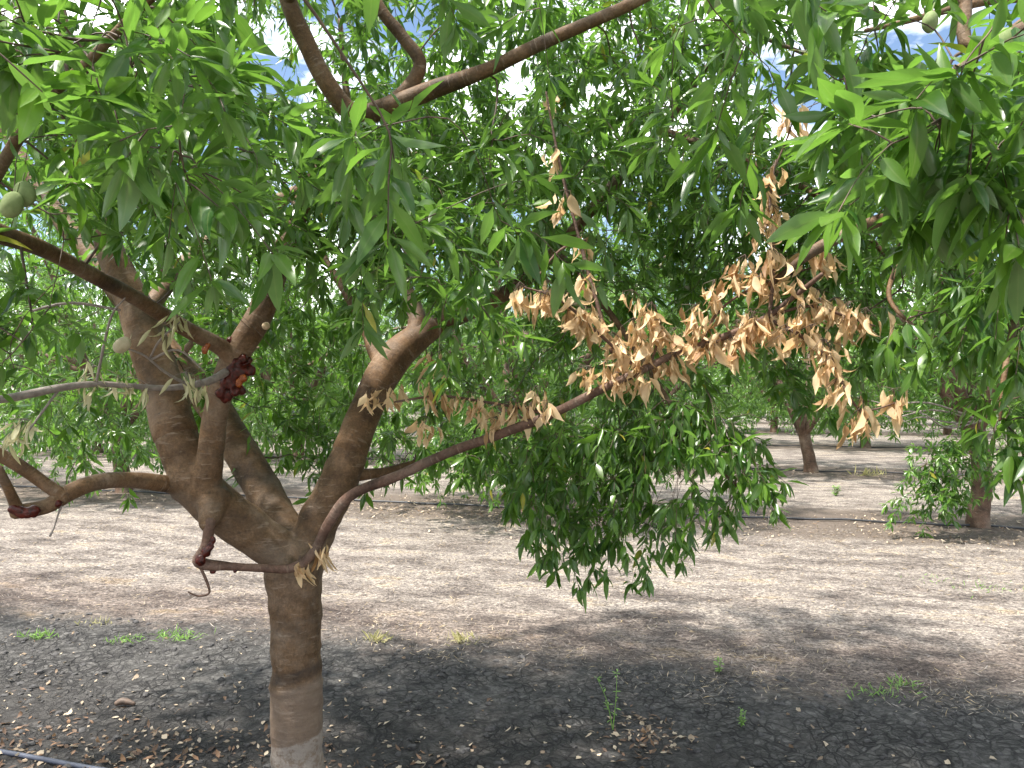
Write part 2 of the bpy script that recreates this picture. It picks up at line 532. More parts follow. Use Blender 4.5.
def make_ground():
    def axis(lo, hi, f, far, g):
        a = list(np.arange(lo, hi, f))
        s = f
        while a[-1] < far: s *= g; a.append(a[-1] + s)
        s = f; pre = []
        x = a[0]
        while x > -far: s *= g; x -= s; pre.append(x)
        return np.array(pre[::-1] + a)
    xs = axis(-5.0, 5.5, 0.022, 400, 1.13)
    ys = axis(2.4, 8.5, 0.022, 420, 1.10)
    X, Y = np.meshgrid(xs, ys)
    x, y = X.ravel(), Y.ravel()
    fall = np.clip(1 - (np.hypot(x, y) - 30) / 30, 0, 1)
    z = ground_h(x, y) * fall
    nx, ny = len(xs), len(ys)
    idx = np.arange(nx * ny).reshape(ny, nx)
    q = np.stack([idx[:-1, :-1], idx[:-1, 1:], idx[1:, 1:], idx[1:, :-1]], -1).reshape(-1, 4)
    mb = MB()
    v = np.stack([x, y, z], -1)
    mb.add(v, q, np.zeros_like(v))
    m, t, out = new_mat('orchard_floor')
    N = NT(t)
    tcn = N.n('ShaderNodeTexCoord'); ob = tcn.outputs['Object']
    dp = N.n('ShaderNodeVectorMath', operation='DOT_PRODUCT'); N.l(ob, dp.inputs[0]); dp.inputs[1].default_value = tuple(RN)
    wob = N.math('MULTIPLY', N.math('SUBTRACT', N.noise(ob, 0.9, 5, 0.62), 0.5), 1.3)
    wob2 = N.math('MULTIPLY', N.math('SUBTRACT', N.noise(ob, 7.0, 4, 0.7), 0.5), 0.45)
    vv = N.math('ADD', N.math('ADD', dp.outputs['Value'], wob), wob2)
    strip = None
    for r, hw in zip(ROWS, HALF):
        d = N.math('ABSOLUTE', N.math('SUBTRACT', vv, r))
        k = N.math('SUBTRACT', 1.0, N.smooth(d, hw - 0.28, hw + 0.28))
        strip = k if strip is None else N.math('MAXIMUM', strip, k)
    # dry mown cover between the rows, streaked along the rows
    rot = N.mapping(ob, (1, 1, 1), (0, 0, math.atan2(0.252, 0.968)))
    streak = N.mapping(rot, (1.3, 3.0, 1))
    n1 = N.noise(streak, 1.1, 7, 0.66)
    n2 = N.noise(ob, 60.0, 6, 0.8)
    n3 = N.noise(N.mapping(rot, (34, 70, 30)), 1.0, 4, 0.7)
    pale = N.ramp(n1, (0.30, (0.072, 0.060, 0.055)), (0.42, (0.155, 0.135, 0.122)), (0.57, (0.30, 0.272, 0.245)), (0.70, (0.32, 0.26, 0.175)))
    pale = N.mix(0.95, pale, N.ramp(n2, (0.38, (0.22, 0.20, 0.20)), (0.50, (0.9, 0.88, 0.87)), (0.62, (1.6, 1.58, 1.52))), 'MULTIPLY')
    n4 = N.noise(N.mapping(rot, (20, 34, 20)), 1.0, 5, 0.72)
    pale = N.mix(0.85, pale, N.ramp(n4, (0.38, (0.36, 0.33, 0.33)), (0.5, (0.95, 0.94, 0.93)), (0.64, (1.45, 1.42, 1.36))), 'MULTIPLY')
    n5 = N.noise(ob, 3.2, 5, 0.7)
    pale = N.mix(N.ramp(n5, (0.55, (0, 0, 0)), (0.66, (0.55, 0.55, 0.55))), pale, N.mix(1.0, pale, (0.56, 0.49, 0.45, 1), 'MULTIPLY'))
    pale = N.mix(0.5, pale, N.ramp(n3, (0.34, (0.40, 0.38, 0.37)), (0.56, (1.1, 1.1, 1.1))), 'MULTIPLY')
    edge = N.math('SUBTRACT', 1.0, N.smooth(N.math('ABSOLUTE', N.math('SUBTRACT', vv, ROWS[0] + 1.95)), 0.15, 0.95))
    pale = N.mix(N.math('MULTIPLY', edge, 0.75), pale, N.mix(1.0, pale, (0.63, 0.56, 0.54, 1), 'MULTIPLY'))
    # cracked dark clay along the rows
    warp = N.n('ShaderNodeVectorMath', operation='ADD')
    wn = N.noise(ob, 5.0, 3, 0.6, out=1)
    wsc = N.n('ShaderNodeVectorMath', operation='SCALE'); N.l(wn, wsc.inputs[0]); wsc.inputs['Scale'].default_value = 0.16
    N.l(ob, warp.inputs[0]); N.l(wsc.outputs[0], warp.inputs[1])
    flat = N.mapping(warp.outputs[0], (1, 1, 0.0))
    def vor(scale):
        x = N.n('ShaderNodeTexVoronoi', feature='DISTANCE_TO_EDGE'); x.inputs['Scale'].default_value = scale
        N.l(flat, x.inputs['Vector']); return x.outputs['Distance']
    vc = N.n('ShaderNodeTexVoronoi'); vc.inputs['Scale'].default_value = 34.0; N.l(flat, vc.inputs['Vector'])
    crack = N.math('MULTIPLY', N.smooth(vor(13.0), 0.0, 0.09), N.math('ADD', N.math('MULTIPLY', N.smooth(vor(34.0), 0.0, 0.13), 0.6), 0.4))
    dn = N.noise(ob, 17.0, 8, 0.78)
    clay = N.ramp(dn, (0.32, (0.032, 0.029, 0.0265)), (0.52, (0.090, 0.083, 0.076)), (0.72, (0.18, 0.167, 0.153)))
    vbw = N.n('ShaderNodeRGBToBW'); N.l(vc.outputs['Color'], vbw.inputs[0])
    clay = N.mix(0.8, clay, N.mix(1.0, clay, N.ramp(vbw.outputs[0], (0.2, (0.55, 0.55, 0.55)), (0.8, (1.35, 1.35, 1.35))), 'MULTIPLY'))
    cbw = N.n('ShaderNodeRGBToBW'); N.l(clay, cbw.inputs[0])
    clay = N.mix(0.35, clay, cbw.outputs[0])
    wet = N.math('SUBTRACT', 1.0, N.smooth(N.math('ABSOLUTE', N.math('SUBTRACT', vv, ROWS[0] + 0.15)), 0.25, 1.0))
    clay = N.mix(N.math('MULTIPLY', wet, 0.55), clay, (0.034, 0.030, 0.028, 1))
    cmask = N.math('SUBTRACT', 1.0, N.math('MULTIPLY', N.math('SUBTRACT', 1.0, crack), N.ramp(N.noise(ob, 2.2, 3), (0.36, (0.45, 0.45, 0.45)), (0.55, (1, 1, 1)))))
    clay = N.mix(N.math('SUBTRACT', 1.0, cmask), clay, (0.016, 0.015, 0.015, 1))
    # rows further off are browner
    far = N.smooth(dp.outputs['Value'], 6.0, 9.0)
    clay = N.mix(N.math('MULTIPLY', far, 0.8), clay, N.mix(n2, (0.075, 0.058, 0.047, 1), (0.22, 0.17, 0.135, 1)))
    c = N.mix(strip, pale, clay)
    p = N.n('ShaderNodeBsdfPrincipled'); N.l(c, p.inputs['Base Color'])
    p.inputs['Roughness'].default_value = 0.85
    p.inputs['Specular IOR Level'].default_value = 0.25
    hgt = N.math('ADD', N.math('MULTIPLY', N.math('MULTIPLY', cmask, strip), 0.5), N.math('ADD', N.math('MULTIPLY', dn, 0.6), N.math('MULTIPLY', n2, 0.45)))
    N.l(N.bump(hgt, 0.9, 0.025), p.inputs['Normal'])
    N.l(p.outputs[0], out.inputs[0])
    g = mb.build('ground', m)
    tag(g, kind='structure')
make_ground()

# ------------------------------------------------------------------ the near almond tree
rng = np.random.default_rng(11)
BASE = (-0.835, 3.0, 0.0)

def limb_pts(spec):
    pts = np.array([P(x, y, d) for x, y, d, wd in spec])
    rad = np.array([0.5 * wd * d / F for x, y, d, wd in spec]) * 0.95
    return pts, rad

LIMBS = {
    'left_low':  [(292, 564, 3.00, 44), (252, 532, 2.95, 46), (217, 506, 2.91, 48), (190, 480, 2.89, 50)],
    'left_up':   [(198, 490, 2.89, 48), (176, 435, 2.90, 45), (161, 382, 2.95, 42), (146, 335, 3.00, 40), (130, 295, 3.05, 34),
                  (108, 245, 3.1, 28), (100, 190, 3.15, 22), (84, 110, 3.2, 17), (60, 10, 3.3, 12), (30, -110, 3.4, 7)],
    'gummed':    [(205, 492, 2.86, 34), (211, 450, 2.82, 27), (217, 405, 2.79, 25), (232, 362, 2.77, 27), (258, 318, 2.77, 28),
                  (278, 268, 2.80, 24), (303, 205, 2.86, 22), (335, 145, 2.90, 22), (362, 114, 2.90, 24)],
    'arch_left': [(366, 118, 2.90, 21), (346, 108, 2.88, 20), (324, 78, 2.84, 20), (304, 38, 2.80, 19), (288, 0, 2.75, 18), (268, -70, 2.7, 14), (255, -180, 2.6, 8)],
    'arch_right': [(352, 120, 2.91, 20), (390, 107, 2.87, 22), (432, 90, 2.82, 19), (486, 70, 2.78, 15), (545, 42, 2.72, 14), (600, 18, 2.66, 13), (650, -6, 2.6, 12), (760, -70, 2.5, 8)],
    'arch_mid':  [(378, 112, 2.88, 17), (405, 92, 2.86, 16), (420, 64, 2.84, 14), (402, 36, 2.82, 13), (378, 4, 2.80, 12), (352, -60, 2.78, 8)],
    'to_camera': [(238, 368, 2.77, 18), (222, 348, 2.72, 18), (185, 328, 2.60, 17), (135, 298, 2.40, 16), (90, 274, 2.22, 16.5), (40, 248, 2.02, 17.5),
                  (-30, 222, 1.80, 24), (-120, 170, 1.55, 22), (-200, 90, 1.4, 18)],
    'left_level': [(196, 488, 2.87, 22), (166, 484, 2.82, 18), (130, 480, 2.70, 17), (98, 482, 2.58, 17), (70, 492, 2.50, 18), (46, 506, 2.45, 16), (14, 512, 2.40, 15)],
    'left_fork': [(64, 496, 2.48, 15), (48, 486, 2.46, 14), (26, 470, 2.43, 14), (0, 455, 2.40, 14), (-60, 430, 2.3, 12), (-130, 380, 2.2, 8)],
    'left_stub': [(18, 511, 2.41, 13), (10, 492, 2.36, 10), (-2, 468, 2.3, 9)],
    'middle':    [(292, 548, 3.06, 40), (264, 492, 3.25, 38), (238, 448, 3.38, 36), (210, 402, 3.52, 33), (180, 368, 3.62, 30), (140, 318, 3.7, 26),
                  (95, 262, 3.8, 22), (40, 190, 3.9, 17), (-10, 100, 4.0, 12), (-50, 0, 4.1, 7)],
    'right':     [(316, 528, 3.04, 43), (334, 492, 3.06, 41), (350, 452, 3.10, 38), (366, 410, 3.16, 34), (388, 366, 3.22, 37), (414, 340, 3.28, 31),
                  (445, 322, 3.34, 21), (490, 302, 3.40, 17), (530, 276, 3.46, 14), (556, 250, 3.5, 13), (600, 200, 3.55, 12), (660, 130, 3.6, 10), (720, 50, 3.6, 6)],
    'right_up':  [(402, 352, 3.26, 28), (418, 326, 3.3, 22), (408, 292, 3.38, 15), (392, 262, 3.45, 13), (372, 205, 3.6, 12), (350, 120, 3.7, 9), (340, 20, 3.8, 5)],
    'right_spur': [(386, 372, 3.24, 18), (374, 352, 3.30, 14), (366, 332, 3.38, 11), (350, 300, 3.5, 9), (320, 250, 3.7, 6)],
    'right_low': [(346, 474, 3.10, 18), (368, 474, 3.14, 12), (392, 470, 3.2, 9), (430, 458, 3.3, 6), (470, 446, 3.35, 4)],
    # boughs that carry the hanging green curtain right of centre
    'curtain':   [(556, 250, 3.48, 8), (600, 300, 3.25, 7), (640, 356, 3.08, 6), (676, 412, 2.95, 5), (708, 455, 2.85, 4.2), (742, 492, 2.75, 3)],
    'over_right': [(660, 130, 3.58, 8), (720, 150, 3.4, 8), (790, 180, 3.1, 7), (850, 220, 2.9, 6), (900, 270, 2.8, 5)],
    'overhead':  [(288, 0, 2.74, 12), (330, -80, 2.4, 12), (420, -160, 2.0, 11), (520, -220, 1.7, 9), (650, -260, 1.5, 7)],
    'overhead_near': [(-30, 222, 1.80, 14), (30, 120, 1.5, 12), (90, 60, 1.3, 10), (160, -10, 1.15, 9), (260, -90, 1.1, 7)],
    'far_side':  [(140, 318, 3.7, 18), (200, 250, 4.1, 17), (280, 200, 4.4, 15), (360, 170, 4.7, 12), (440, 150, 4.9, 8)],
}

def make_main_tree():
    t = empty('almond_tree', BASE)
    tag(t, 'nearest almond tree, with gum-bleeding limbs and a dead branch of brown leaves', 'tree', 'almond trees of the orchard')
    # trunk and crotch: one continuous surface
    mb = MB()
    tr = [(297, 804, 3.0, 66), (297, 785, 3.0, 57), (297, 745, 3.0, 53), (296, 700, 3.0, 54), (296, 660, 3.0, 51), (296, 620, 3.0, 53), (295, 592, 3.0, 56), (294, 566, 3.0, 60), (296, 548, 3.0, 44)]
    pts, rad = limb_pts(tr); mb.tube(pts, rad, 32, 8, rough=0.035, cap0=True)
    for nm, k in (('left_low', 4), ('middle', 3), ('right', 3)):
        pts, rad = limb_pts(LIMBS[nm][:k])
        pts = np.vstack([[P(296, 590, 3.0)], pts]); rad = np.append([0.075], rad)
        mb.tube(pts, rad, 24, 8, rough=0.03, cap0=True)
    for nm, k in (('left_up', 2), ('gummed', 3), ('left_level', 2)):
        pts, rad = limb_pts(LIMBS[nm][:k]); mb.tube(pts, rad, 24, 8, rough=0.03, cap0=True)
    # pruning collar under the left limb where the dead branch hangs
    pts, rad = limb_pts([(214, 498, 2.86, 40), (210, 515, 2.80, 26), (208, 528, 2.775, 16)]); mb.tube(pts, rad, 16, 6, cap0=True)
    o = mb.build('trunk', M_TRUNK, t)
    rm = o.modifiers.new('remesh', 'REMESH'); rm.mode = 'VOXEL'; rm.voxel_size = 0.0075
    sm = o.modifiers.new('smooth', 'SMOOTH'); sm.iterations = 7; sm.factor = 0.6
    dg = bpy.context.evaluated_depsgraph_get()
    me = bpy.data.meshes.new_from_object(o.evaluated_get(dg))
    o.modifiers.clear(); old = o.data; o.data = me; bpy.data.meshes.remove(old); me.name = 'trunk'
    if not me.materials: me.materials.append(M_TRUNK)
    nv = len(me.vertices)
    co = np.zeros(nv * 3, np.float32); no = np.zeros(nv * 3, np.float32)
    me.vertices.foreach_get('co', co); me.vertices.foreach_get('normal', no)
    co = co.reshape(-1, 3); no = no.reshape(-1, 3)
    dz = 0.0035 * vnoise(co * np.array((9, 9, 34)), 3) + 0.002 * vnoise(co * 45, 7)
    # old growth ridges round the stem
    for zz, am in ((0.435, 0.004), (0.575, 0.003), (0.69, 0.0025)):
        dz = dz + am * np.exp(-((co[:, 2] - zz - 0.05 * co[:, 0]) / 0.009) ** 2) * (np.abs(co[:, 0]) < 0.2)
    co = co + no * dz[:, None]
    me.vertices.foreach_set('co', co.ravel()); me.polygons.foreach_set('use_smooth', np.ones(len(me.polygons), bool)); me.update()
    # limbs
    sk = Skel()
    start = {'left_up': 1, 'gummed': 1, 'left_level': 1, 'middle': 2, 'right': 2}
    for i, (nm, spec) in enumerate(LIMBS.items()):
        pts, rad = limb_pts(spec)
        sk.path(pts, rad)
        if nm == 'left_low': continue
        k = start.get(nm, 0)
        m = MB(); m.tube(pts[k:], rad[k:] * 1.0, 18 if rad[k] > 0.03 else 10, 6, rough=0.05, cap0=True, seed=i)
        m.build('limb', M_BARK, t)
    # pruning scar and small knots on the gummed limb
    m = MB(); a = P(266, 326, 2.70); m.tube([a, a + (0.002, -0.012, 0.0)], [0.014, 0.0125], 14, 1, cap0=True); m.build('pruning_scar', M_CUT, t)
    return t, sk

main, SK = make_main_tree()

def clump(px, py, d, r, n, rg, flat=0.8):
    c = P(px, py, d)
    return c + rg.normal(0, 1, (n, 3)) * r * np.array((1, 1, flat))

def proj(p):
    if p[1] < 0.05: return (-9999, -9999)
    return 512 + p[0] / p[1] * F, HOR - (p[2] - CAM_H) / p[1] * F

def inside(poly, x, y):
    c = False; j = len(poly) - 1
    for i in range(len(poly)):
        xi, yi = poly[i]; xj, yj = poly[j]
        if (yi > y) != (yj > y) and x < (xj - xi) * (y - yi) / (yj - yi) + xi: c = not c
        j = i
    return c

# the tree is pruned to an open vase: no leafy wood in front of its scaffold or below its skirt
# (the outlines below only say which air between the scaffold limbs stays open)
OPEN = [
    [(268, -10), (440, -10), (432, 55), (640, -12), (658, 12), (480, 92), (380, 128), (316, 112)],
    [(-10, 205), (60, 228), (140, 258), (232, 322), (252, 268), (300, 250), (272, 360), (240, 440), (330, 560), (330, 620), (0, 620), (-10, 440), (60, 425), (110, 430), (140, 420), (0, 415), (0, 375), (110, 370), (90, 310), (40, 280), (-10, 262)],
    [(330, 340), (372, 335), (400, 312), (440, 312), (450, 335), (400, 420), (360, 500), (320, 560), (296, 520)],
]
DEAD_OPEN = [(495, 280), (620, 285), (680, 285), (750, 262), (760, 160), (805, 90), (815, 130), (800, 240), (850, 255), (890, 315), (870, 350), (910, 400), (905, 432), (850, 445), (800, 395), (700, 395), (560, 432), (420, 480), (350, 520), (350, 480), (420, 440), (360, 420), (360, 395), (500, 390), (560, 395), (600, 360)]
BELOW = [(0, 520), (120, 512), (180, 540), (360, 545), (400, 480), (500, 490), (540, 570), (600, 600), (660, 575), (790, 505), (780, 455), (745, 430), (700, 400), (740, 372), (790, 400), (850, 430),
         (905, 425), (930, 400), (1000, 470), (1040, 480), (1040, 800), (0, 800)]
FRUIT_OPEN = [(-60, 110), (40, 118), (60, 160), (52, 225), (-60, 235)]
GAPS = [[(645, 464), (688, 460), (692, 494), (650, 502)], [(560, 400), (600, 395), (600, 420), (570, 425)]]
SKY = [[(232, 58), (285, 45), (292, 90), (240, 96)], [(768, 80), (835, 92), (842, 138), (768, 142)], [(850, 15), (1010, -5), (1010, 50), (900, 62)], [(590, 80), (615, 75), (612, 105)], [(500, 60), (540, 70), (520, 110)], [(20, -20), (120, 0), (60, 30)]]
SUNV = np.array(SUN_DIR)
LIT = [(P(530, 305, 2.33), .16), (P(580, 320, 2.36), .2), (P(640, 350, 2.4), .26), (P(700, 345, 2.36), .26), (P(750, 320, 2.3), .26), (P(820, 330, 2.24), .24), (P(840, 395, 2.18), .2), (P(405, 350, 3.2), .14), (P(260, 310, 2.75), .09)]  # spots kept sunlit by holes cut through the leaves toward the sun
def skip_main(p):
    for c_, r_ in LIT:
        e_ = p - c_; k_ = float(e_ @ SUNV)
        if k_ > .12 and np.linalg.norm(e_ - SUNV * k_) < r_ + .05: return True
    dd = np.linalg.norm(p - np.array((0, 0, CAM_H)))
    if dd < 0.8: return True
    x, y = proj(p)
    if p[1] < 0.3 or x < -100 or x > 1124 or y < -100: return False
    if p[1] < 2.95 and any(inside(w_, x, y) for w_ in OPEN): return True
    if p[1] < 1.5 and inside(FRUIT_OPEN, x, y): return True
    if p[1] < 2.75 and inside(DEAD_OPEN, x, y): return True
    if p[1] > 1.4 and any(inside(w_, x, y) for w_ in SKY): return True
    if p[1] < 6.5 and (inside(BELOW, x, y) or any(inside(w_, x, y) for w_ in GAPS)): return True
    return False

def crown_parts(name, t, sk, groups, rg, skip, **kw):
    for g in groups:
        mb = MB(); L = Leaves()
        k2 = dict(kw); k2.update(g.get('kw', {}))
        grow(sk, g['t'], rg, mb, L, skip=skip, **k2)
        if not L.b: continue
        mb.leaves(L, 1, g.get('hi', True))
        o = mb.build(name, [M_TWIG, M_LEAF], t)

rg = np.random.default_rng(5)
C = lambda *a: clump(*a, rg)
groups = []
# overhead and outer crown
n = 620
u = rg.uniform(0, 1, n) ** 0.4
th = rg.uniform(0, 2 * np.pi, n); cz = rg.uniform(-0.25, 1, n)
sx = np.sqrt(1 - np.clip(cz, -1, 1) ** 2)
crown = np.stack([-0.7 + 2.5 * u * sx * np.cos(th), 2.7 + 1.7 * u * sx * np.sin(th), 2.25 + 2.1 * u * cz], -1)
crown = crown[(crown[:, 2] > 1.5)]
groups.append(dict(t=crown, hi=False))
shade_leaves = np.stack([rg.uniform(-3.3, 1.8, 230), rg.uniform(-0.3, 3.0, 230), rg.uniform(0, 1, 230)], -1)  # extra leaves above the view, added to shade the tree below
shade_leaves[:, 2] = 1.75 + 0.53 * np.maximum(shade_leaves[:, 1], 0.6) + shade_leaves[:, 2] * 1.5
groups.append(dict(t=shade_leaves, hi=False))
# left, close to the camera
groups.append(dict(t=np.vstack([C(50, 50, 1.25, .13, 9), C(150, 110, 1.25, .12, 9), C(190, 170, 1.35, .10, 7), C(30, 140, 1.3, .12, 8), C(110, 180, 1.5, .14, 9), C(70, 120, 1.6, .2, 10), C(150, 30, 1.5, .2, 10), C(190, 150, 1.05, .05, 5), C(90, 40, 1.0, .06, 5), C(40, 110, 1.05, .06, 4), C(130, 80, 1.1, .06, 5)]), kw=dict(size=.082, shoot=.11, droop=.12)))
groups.append(dict(t=np.vstack([C(20, 300, 1.7, .13, 9), C(10, 370, 1.75, .10, 7), C(60, 220, 2.0, .16, 9), C(180, 225, 2.2, .15, 12), C(240, 190, 2.4, .2, 14), C(100, 150, 2.2, .25, 16)]), kw=dict(size=.082, droop=.18)))
# top, middle distance
groups.append(dict(t=np.vstack([C(240, 60, 2.6, .28, 26), C(100, 60, 2.8, .3, 28), C(340, 150, 2.6, .14, 16), C(430, 30, 3.2, .35, 34), C(520, 20, 2.9, .3, 24), C(420, 180, 2.4, .16, 20), C(470, 230, 2.5, .18, 20)]), kw=dict(size=.08, step=.017)))
groups.append(dict(t=np.vstack([C(430, 255, 2.3, .13, 20), C(450, 300, 2.3, .09, 14), C(380, 210, 2.5, .16, 18), C(520, 200, 3.2, .28, 22), C(500, 120, 3.3, .33, 26), C(330, 210, 3.0, .2, 18)]), kw=dict(size=.082, step=.017)))
groups.append(dict(t=np.vstack([C(600, 100, 3.6, .42, 34), C(700, 60, 3.3, .42, 30), C(650, 190, 3.6, .42, 30), C(740, 170, 2.8, .3, 16), C(780, 90, 3.0, .3, 16), C(560, 320, 3.6, .22, 18), C(640, 260, 3.6, .3, 20), C(720, 240, 3.4, .28, 16), C(600, 330, 3.4, .2, 14)]), kw=dict(size=.078, step=.017)))
groups.append(dict(t=np.vstack([C(730, 150, 1.9, .07, 6), C(640, 30, 2.0, .12, 8), C(690, 100, 2.1, .12, 8), C(560, 60, 2.2, .1, 7)]), kw=dict(shoot=.1)))
groups.append(dict(t=np.vstack([C(450, 130, 4.2, .4, 30), C(560, 100, 4.3, .45, 36), C(660, 130, 4.2, .45, 34), C(380, 60, 3.9, .35, 26), C(740, 120, 3.9, .35, 22), C(520, 190, 4.2, .35, 26), C(620, 40, 4.0, .35, 24), C(300, 50, 3.8, .3, 24), C(480, 70, 4.2, .3, 26), C(200, 30, 3.6, .35, 26), C(590, 60, 4.4, .3, 18), C(420, 120, 4.3, .25, 16)]), hi=False, kw=dict(size=.085, maxd=2.2, step=.018)))
# hanging curtain
groups.append(dict(t=np.vstack([C(560, 470, 2.95, .13, 13), C(605, 500, 2.85, .10, 11), C(600, 545, 2.8, .04, 5), C(650, 520, 2.85, .05, 6), C(705, 440, 2.8, .11, 18), C(745, 480, 2.75, .07, 12), C(682, 535, 2.75, .05, 7),
                                C(640, 420, 3.0, .13, 12), C(765, 490, 2.72, .04, 6), C(535, 440, 3.15, .13, 13), C(712, 500, 2.75, .05, 7), C(545, 520, 2.9, .05, 5), C(680, 415, 3.0, .1, 16), C(720, 440, 2.85, .1, 16), C(700, 410, 2.8, .08, 12), C(640, 395, 2.95, .1, 14), C(590, 440, 3.0, .12, 14), C(670, 520, 2.8, .06, 6), C(610, 565, 2.8, .03, 4)]), kw=dict(droop=0.8, maxd=0.9, shoot=0.17, size=.08)))
# skirt on the far side, seen between the limbs
groups.append(dict(t=np.vstack([C(270, 380, 3.9, .25, 34), C(240, 330, 3.8, .2, 20), C(300, 420, 3.8, .16, 16), C(330, 300, 3.9, .25, 30), C(90, 400, 3.8, .22, 20), C(60, 330, 3.6, .22, 22), C(440, 470, 3.35, .13, 18), C(480, 450, 3.35, .12, 14), C(400, 490, 3.3, .06, 6), C(450, 390, 3.8, .2, 20)]), hi=False, kw=dict(size=.085)))
groups.append(dict(t=np.vstack([C(60, 440, 2.6, .07, 8), C(120, 495, 2.7, .04, 5), C(150, 505, 2.75, .04, 5), C(95, 450, 2.6, .06, 5), C(330, 545, 2.95, .03, 2), C(440, 480, 3.2, .05, 4)]), kw=dict(droop=0.7, shoot=0.12, maxd=0.6, size=.085)))
# right side of the crown
groups.append(dict(t=np.vstack([C(840, 300, 3.0, .2, 14), C(800, 230, 3.0, .2, 16), C(860, 340, 2.9, .12, 8), C(780, 380, 3.0, .1, 8), C(760, 300, 3.3, .22, 20)]), kw=dict(size=.088)))
crown_parts('crown', main, SK, groups, rg, skip_main)

# ---- dead branch with its withered leaves
def dead_branch():
    spec = [(210, 520, 2.77, 14), (206, 545, 2.76, 13), (199, 562, 2.76, 15), (228, 566, 2.77, 11), (262, 568, 2.80, 11), (292, 568, 2.83, 12), (312, 554, 2.82, 13), (330, 522, 2.80, 13), (352, 495, 2.77, 13),
            (400, 475, 2.72, 13), (450, 452, 2.66, 12.5), (500, 434, 2.60, 12), (550, 415, 2.54, 12), (600, 390, 2.48, 11), (640, 371, 2.43, 10), (680, 352, 2.39, 9.5), (720, 338, 2.35, 9), (765, 318, 2.3, 8.5),
            (800, 292, 2.26, 7), (822, 274, 2.22, 5)]
    pts, rad = limb_pts(spec); rad = rad * 0.84
    mb = MB(); mb.tube(pts, rad, 12, 8, rough=0.12, cap0=True, seed=4)
    b = mb.build('dead_branch', M_DEADW, main)
    b['label'] = 'dead branch hung with brown withered leaves'
    twigs = [
        [(612, 352, 2.46, 5), (596, 300, 2.5, 4.5), (578, 235, 2.55, 4), (560, 165, 2.6, 3.2), (546, 92, 2.62, 2.2)],
        [(640, 371, 2.43, 4), (600, 335, 2.36, 3.4), (560, 300, 2.34, 2.8), (520, 286, 2.33, 2)],
        [(585, 240, 2.55, 3), (560, 250, 2.5, 2.6), (535, 280, 2.45, 2)],
        [(765, 318, 2.3, 5), (800, 335, 2.25, 4.5), (830, 362, 2.2, 4), (850, 398, 2.16, 3), (868, 420, 2.14, 2.2)],
        [(770, 316, 2.3, 4), (810, 306, 2.27, 3.4), (850, 318, 2.25, 3), (875, 326, 2.24, 2)],
        [(700, 345, 2.37, 3.5), (720, 310, 2.35, 3), (760, 285, 2.33, 2.4), (830, 262, 2.3, 1.8)],
        [(770, 312, 2.3, 4.5), (774, 260, 2.28, 3.5), (770, 200, 2.27, 3), (776, 160, 2.26, 2)],
        [(776, 165, 2.26, 2.2), (790, 130, 2.25, 2), (797, 98, 2.25, 1.5)],
        [(650, 366, 2.42, 3), (660, 330, 2.38, 2.5), (655, 305, 2.36, 1.5)],
        [(550, 415, 2.54, 4), (520, 408, 2.6, 3.6), (485, 402, 2.65, 3.2), (440, 396, 2.7, 3), (395, 402, 2.75, 2.2)],
        [(199, 564, 2.76, 3.5), (207, 582, 2.75, 3), (209, 593, 2.75, 2.6), (198, 596, 2.75, 2), (188, 592, 2.75, 1.5)],
        [(860, 412, 2.15, 2.4), (880, 408, 2.14, 2), (897, 402, 2.14, 1.5)],
    ]
    for tw in twigs:
        p_, r_ = limb_pts(tw)
        m = MB(); m.tube(p_, r_, 7, 5, rough=0.1, cap0=True); m.build('twig', M_DEADW, b)
    rg = np.random.default_rng(21)
    spots = [(520, 302, 2.33, 6), (548, 300, 2.34, 5), (562, 312, 2.34, 6), (580, 322, 2.36, 5), (596, 335, 2.38, 4), (612, 352, 2.4, 5), (633, 338, 2.4, 6), (652, 322, 2.37, 7), (660, 340, 2.37, 7), (645, 355, 2.4, 7),
             (625, 372, 2.44, 7), (605, 382, 2.46, 6), (590, 386, 2.48, 5), (617, 392, 2.44, 3), (648, 385, 2.4, 4), (675, 348, 2.38, 6), (690, 352, 2.37, 7), (702, 342, 2.36, 6), (730, 355, 2.33, 8), (738, 340, 2.33, 6),
             (752, 335, 2.31, 5), (695, 325, 2.36, 4), (676, 372, 2.37, 3), (715, 300, 2.35, 4), (735, 290, 2.34, 4), (745, 275, 2.33, 4), (762, 288, 2.32, 5), (780, 295, 2.3, 5), (632, 310, 2.38, 3),
             (800, 325, 2.25, 5), (812, 345, 2.23, 6), (825, 360, 2.21, 6), (832, 378, 2.19, 7), (838, 398, 2.18, 7), (862, 420, 2.15, 5), (893, 410, 2.14, 5), (835, 318, 2.26, 5), (850, 322, 2.25, 5), (866, 328, 2.24, 5),
             (815, 262, 2.3, 4), (828, 268, 2.28, 5), (805, 300, 2.27, 4), (818, 310, 2.27, 4), (790, 350, 2.25, 4), (772, 225, 2.28, 5), (770, 205, 2.28, 5), (774, 185, 2.27, 4), (768, 245, 2.28, 4), (795, 118, 2.25, 5), (790, 132, 2.25, 4),
             (550, 110, 2.61, 3), (556, 165, 2.6, 3), (565, 210, 2.57, 3), (582, 250, 2.54, 2), (583, 290, 2.5, 3),
             (370, 408, 2.78, 4), (395, 402, 2.75, 5), (432, 372, 2.7, 5), (428, 398, 2.71, 4), (450, 408, 2.69, 3), (478, 418, 2.66, 4), (505, 415, 2.6, 3), (537, 405, 2.58, 3), (427, 436, 2.7, 4), (548, 420, 2.54, 2), (318, 560, 2.80, 4), (300, 575, 2.82, 3), (497, 436, 2.59, 2)]
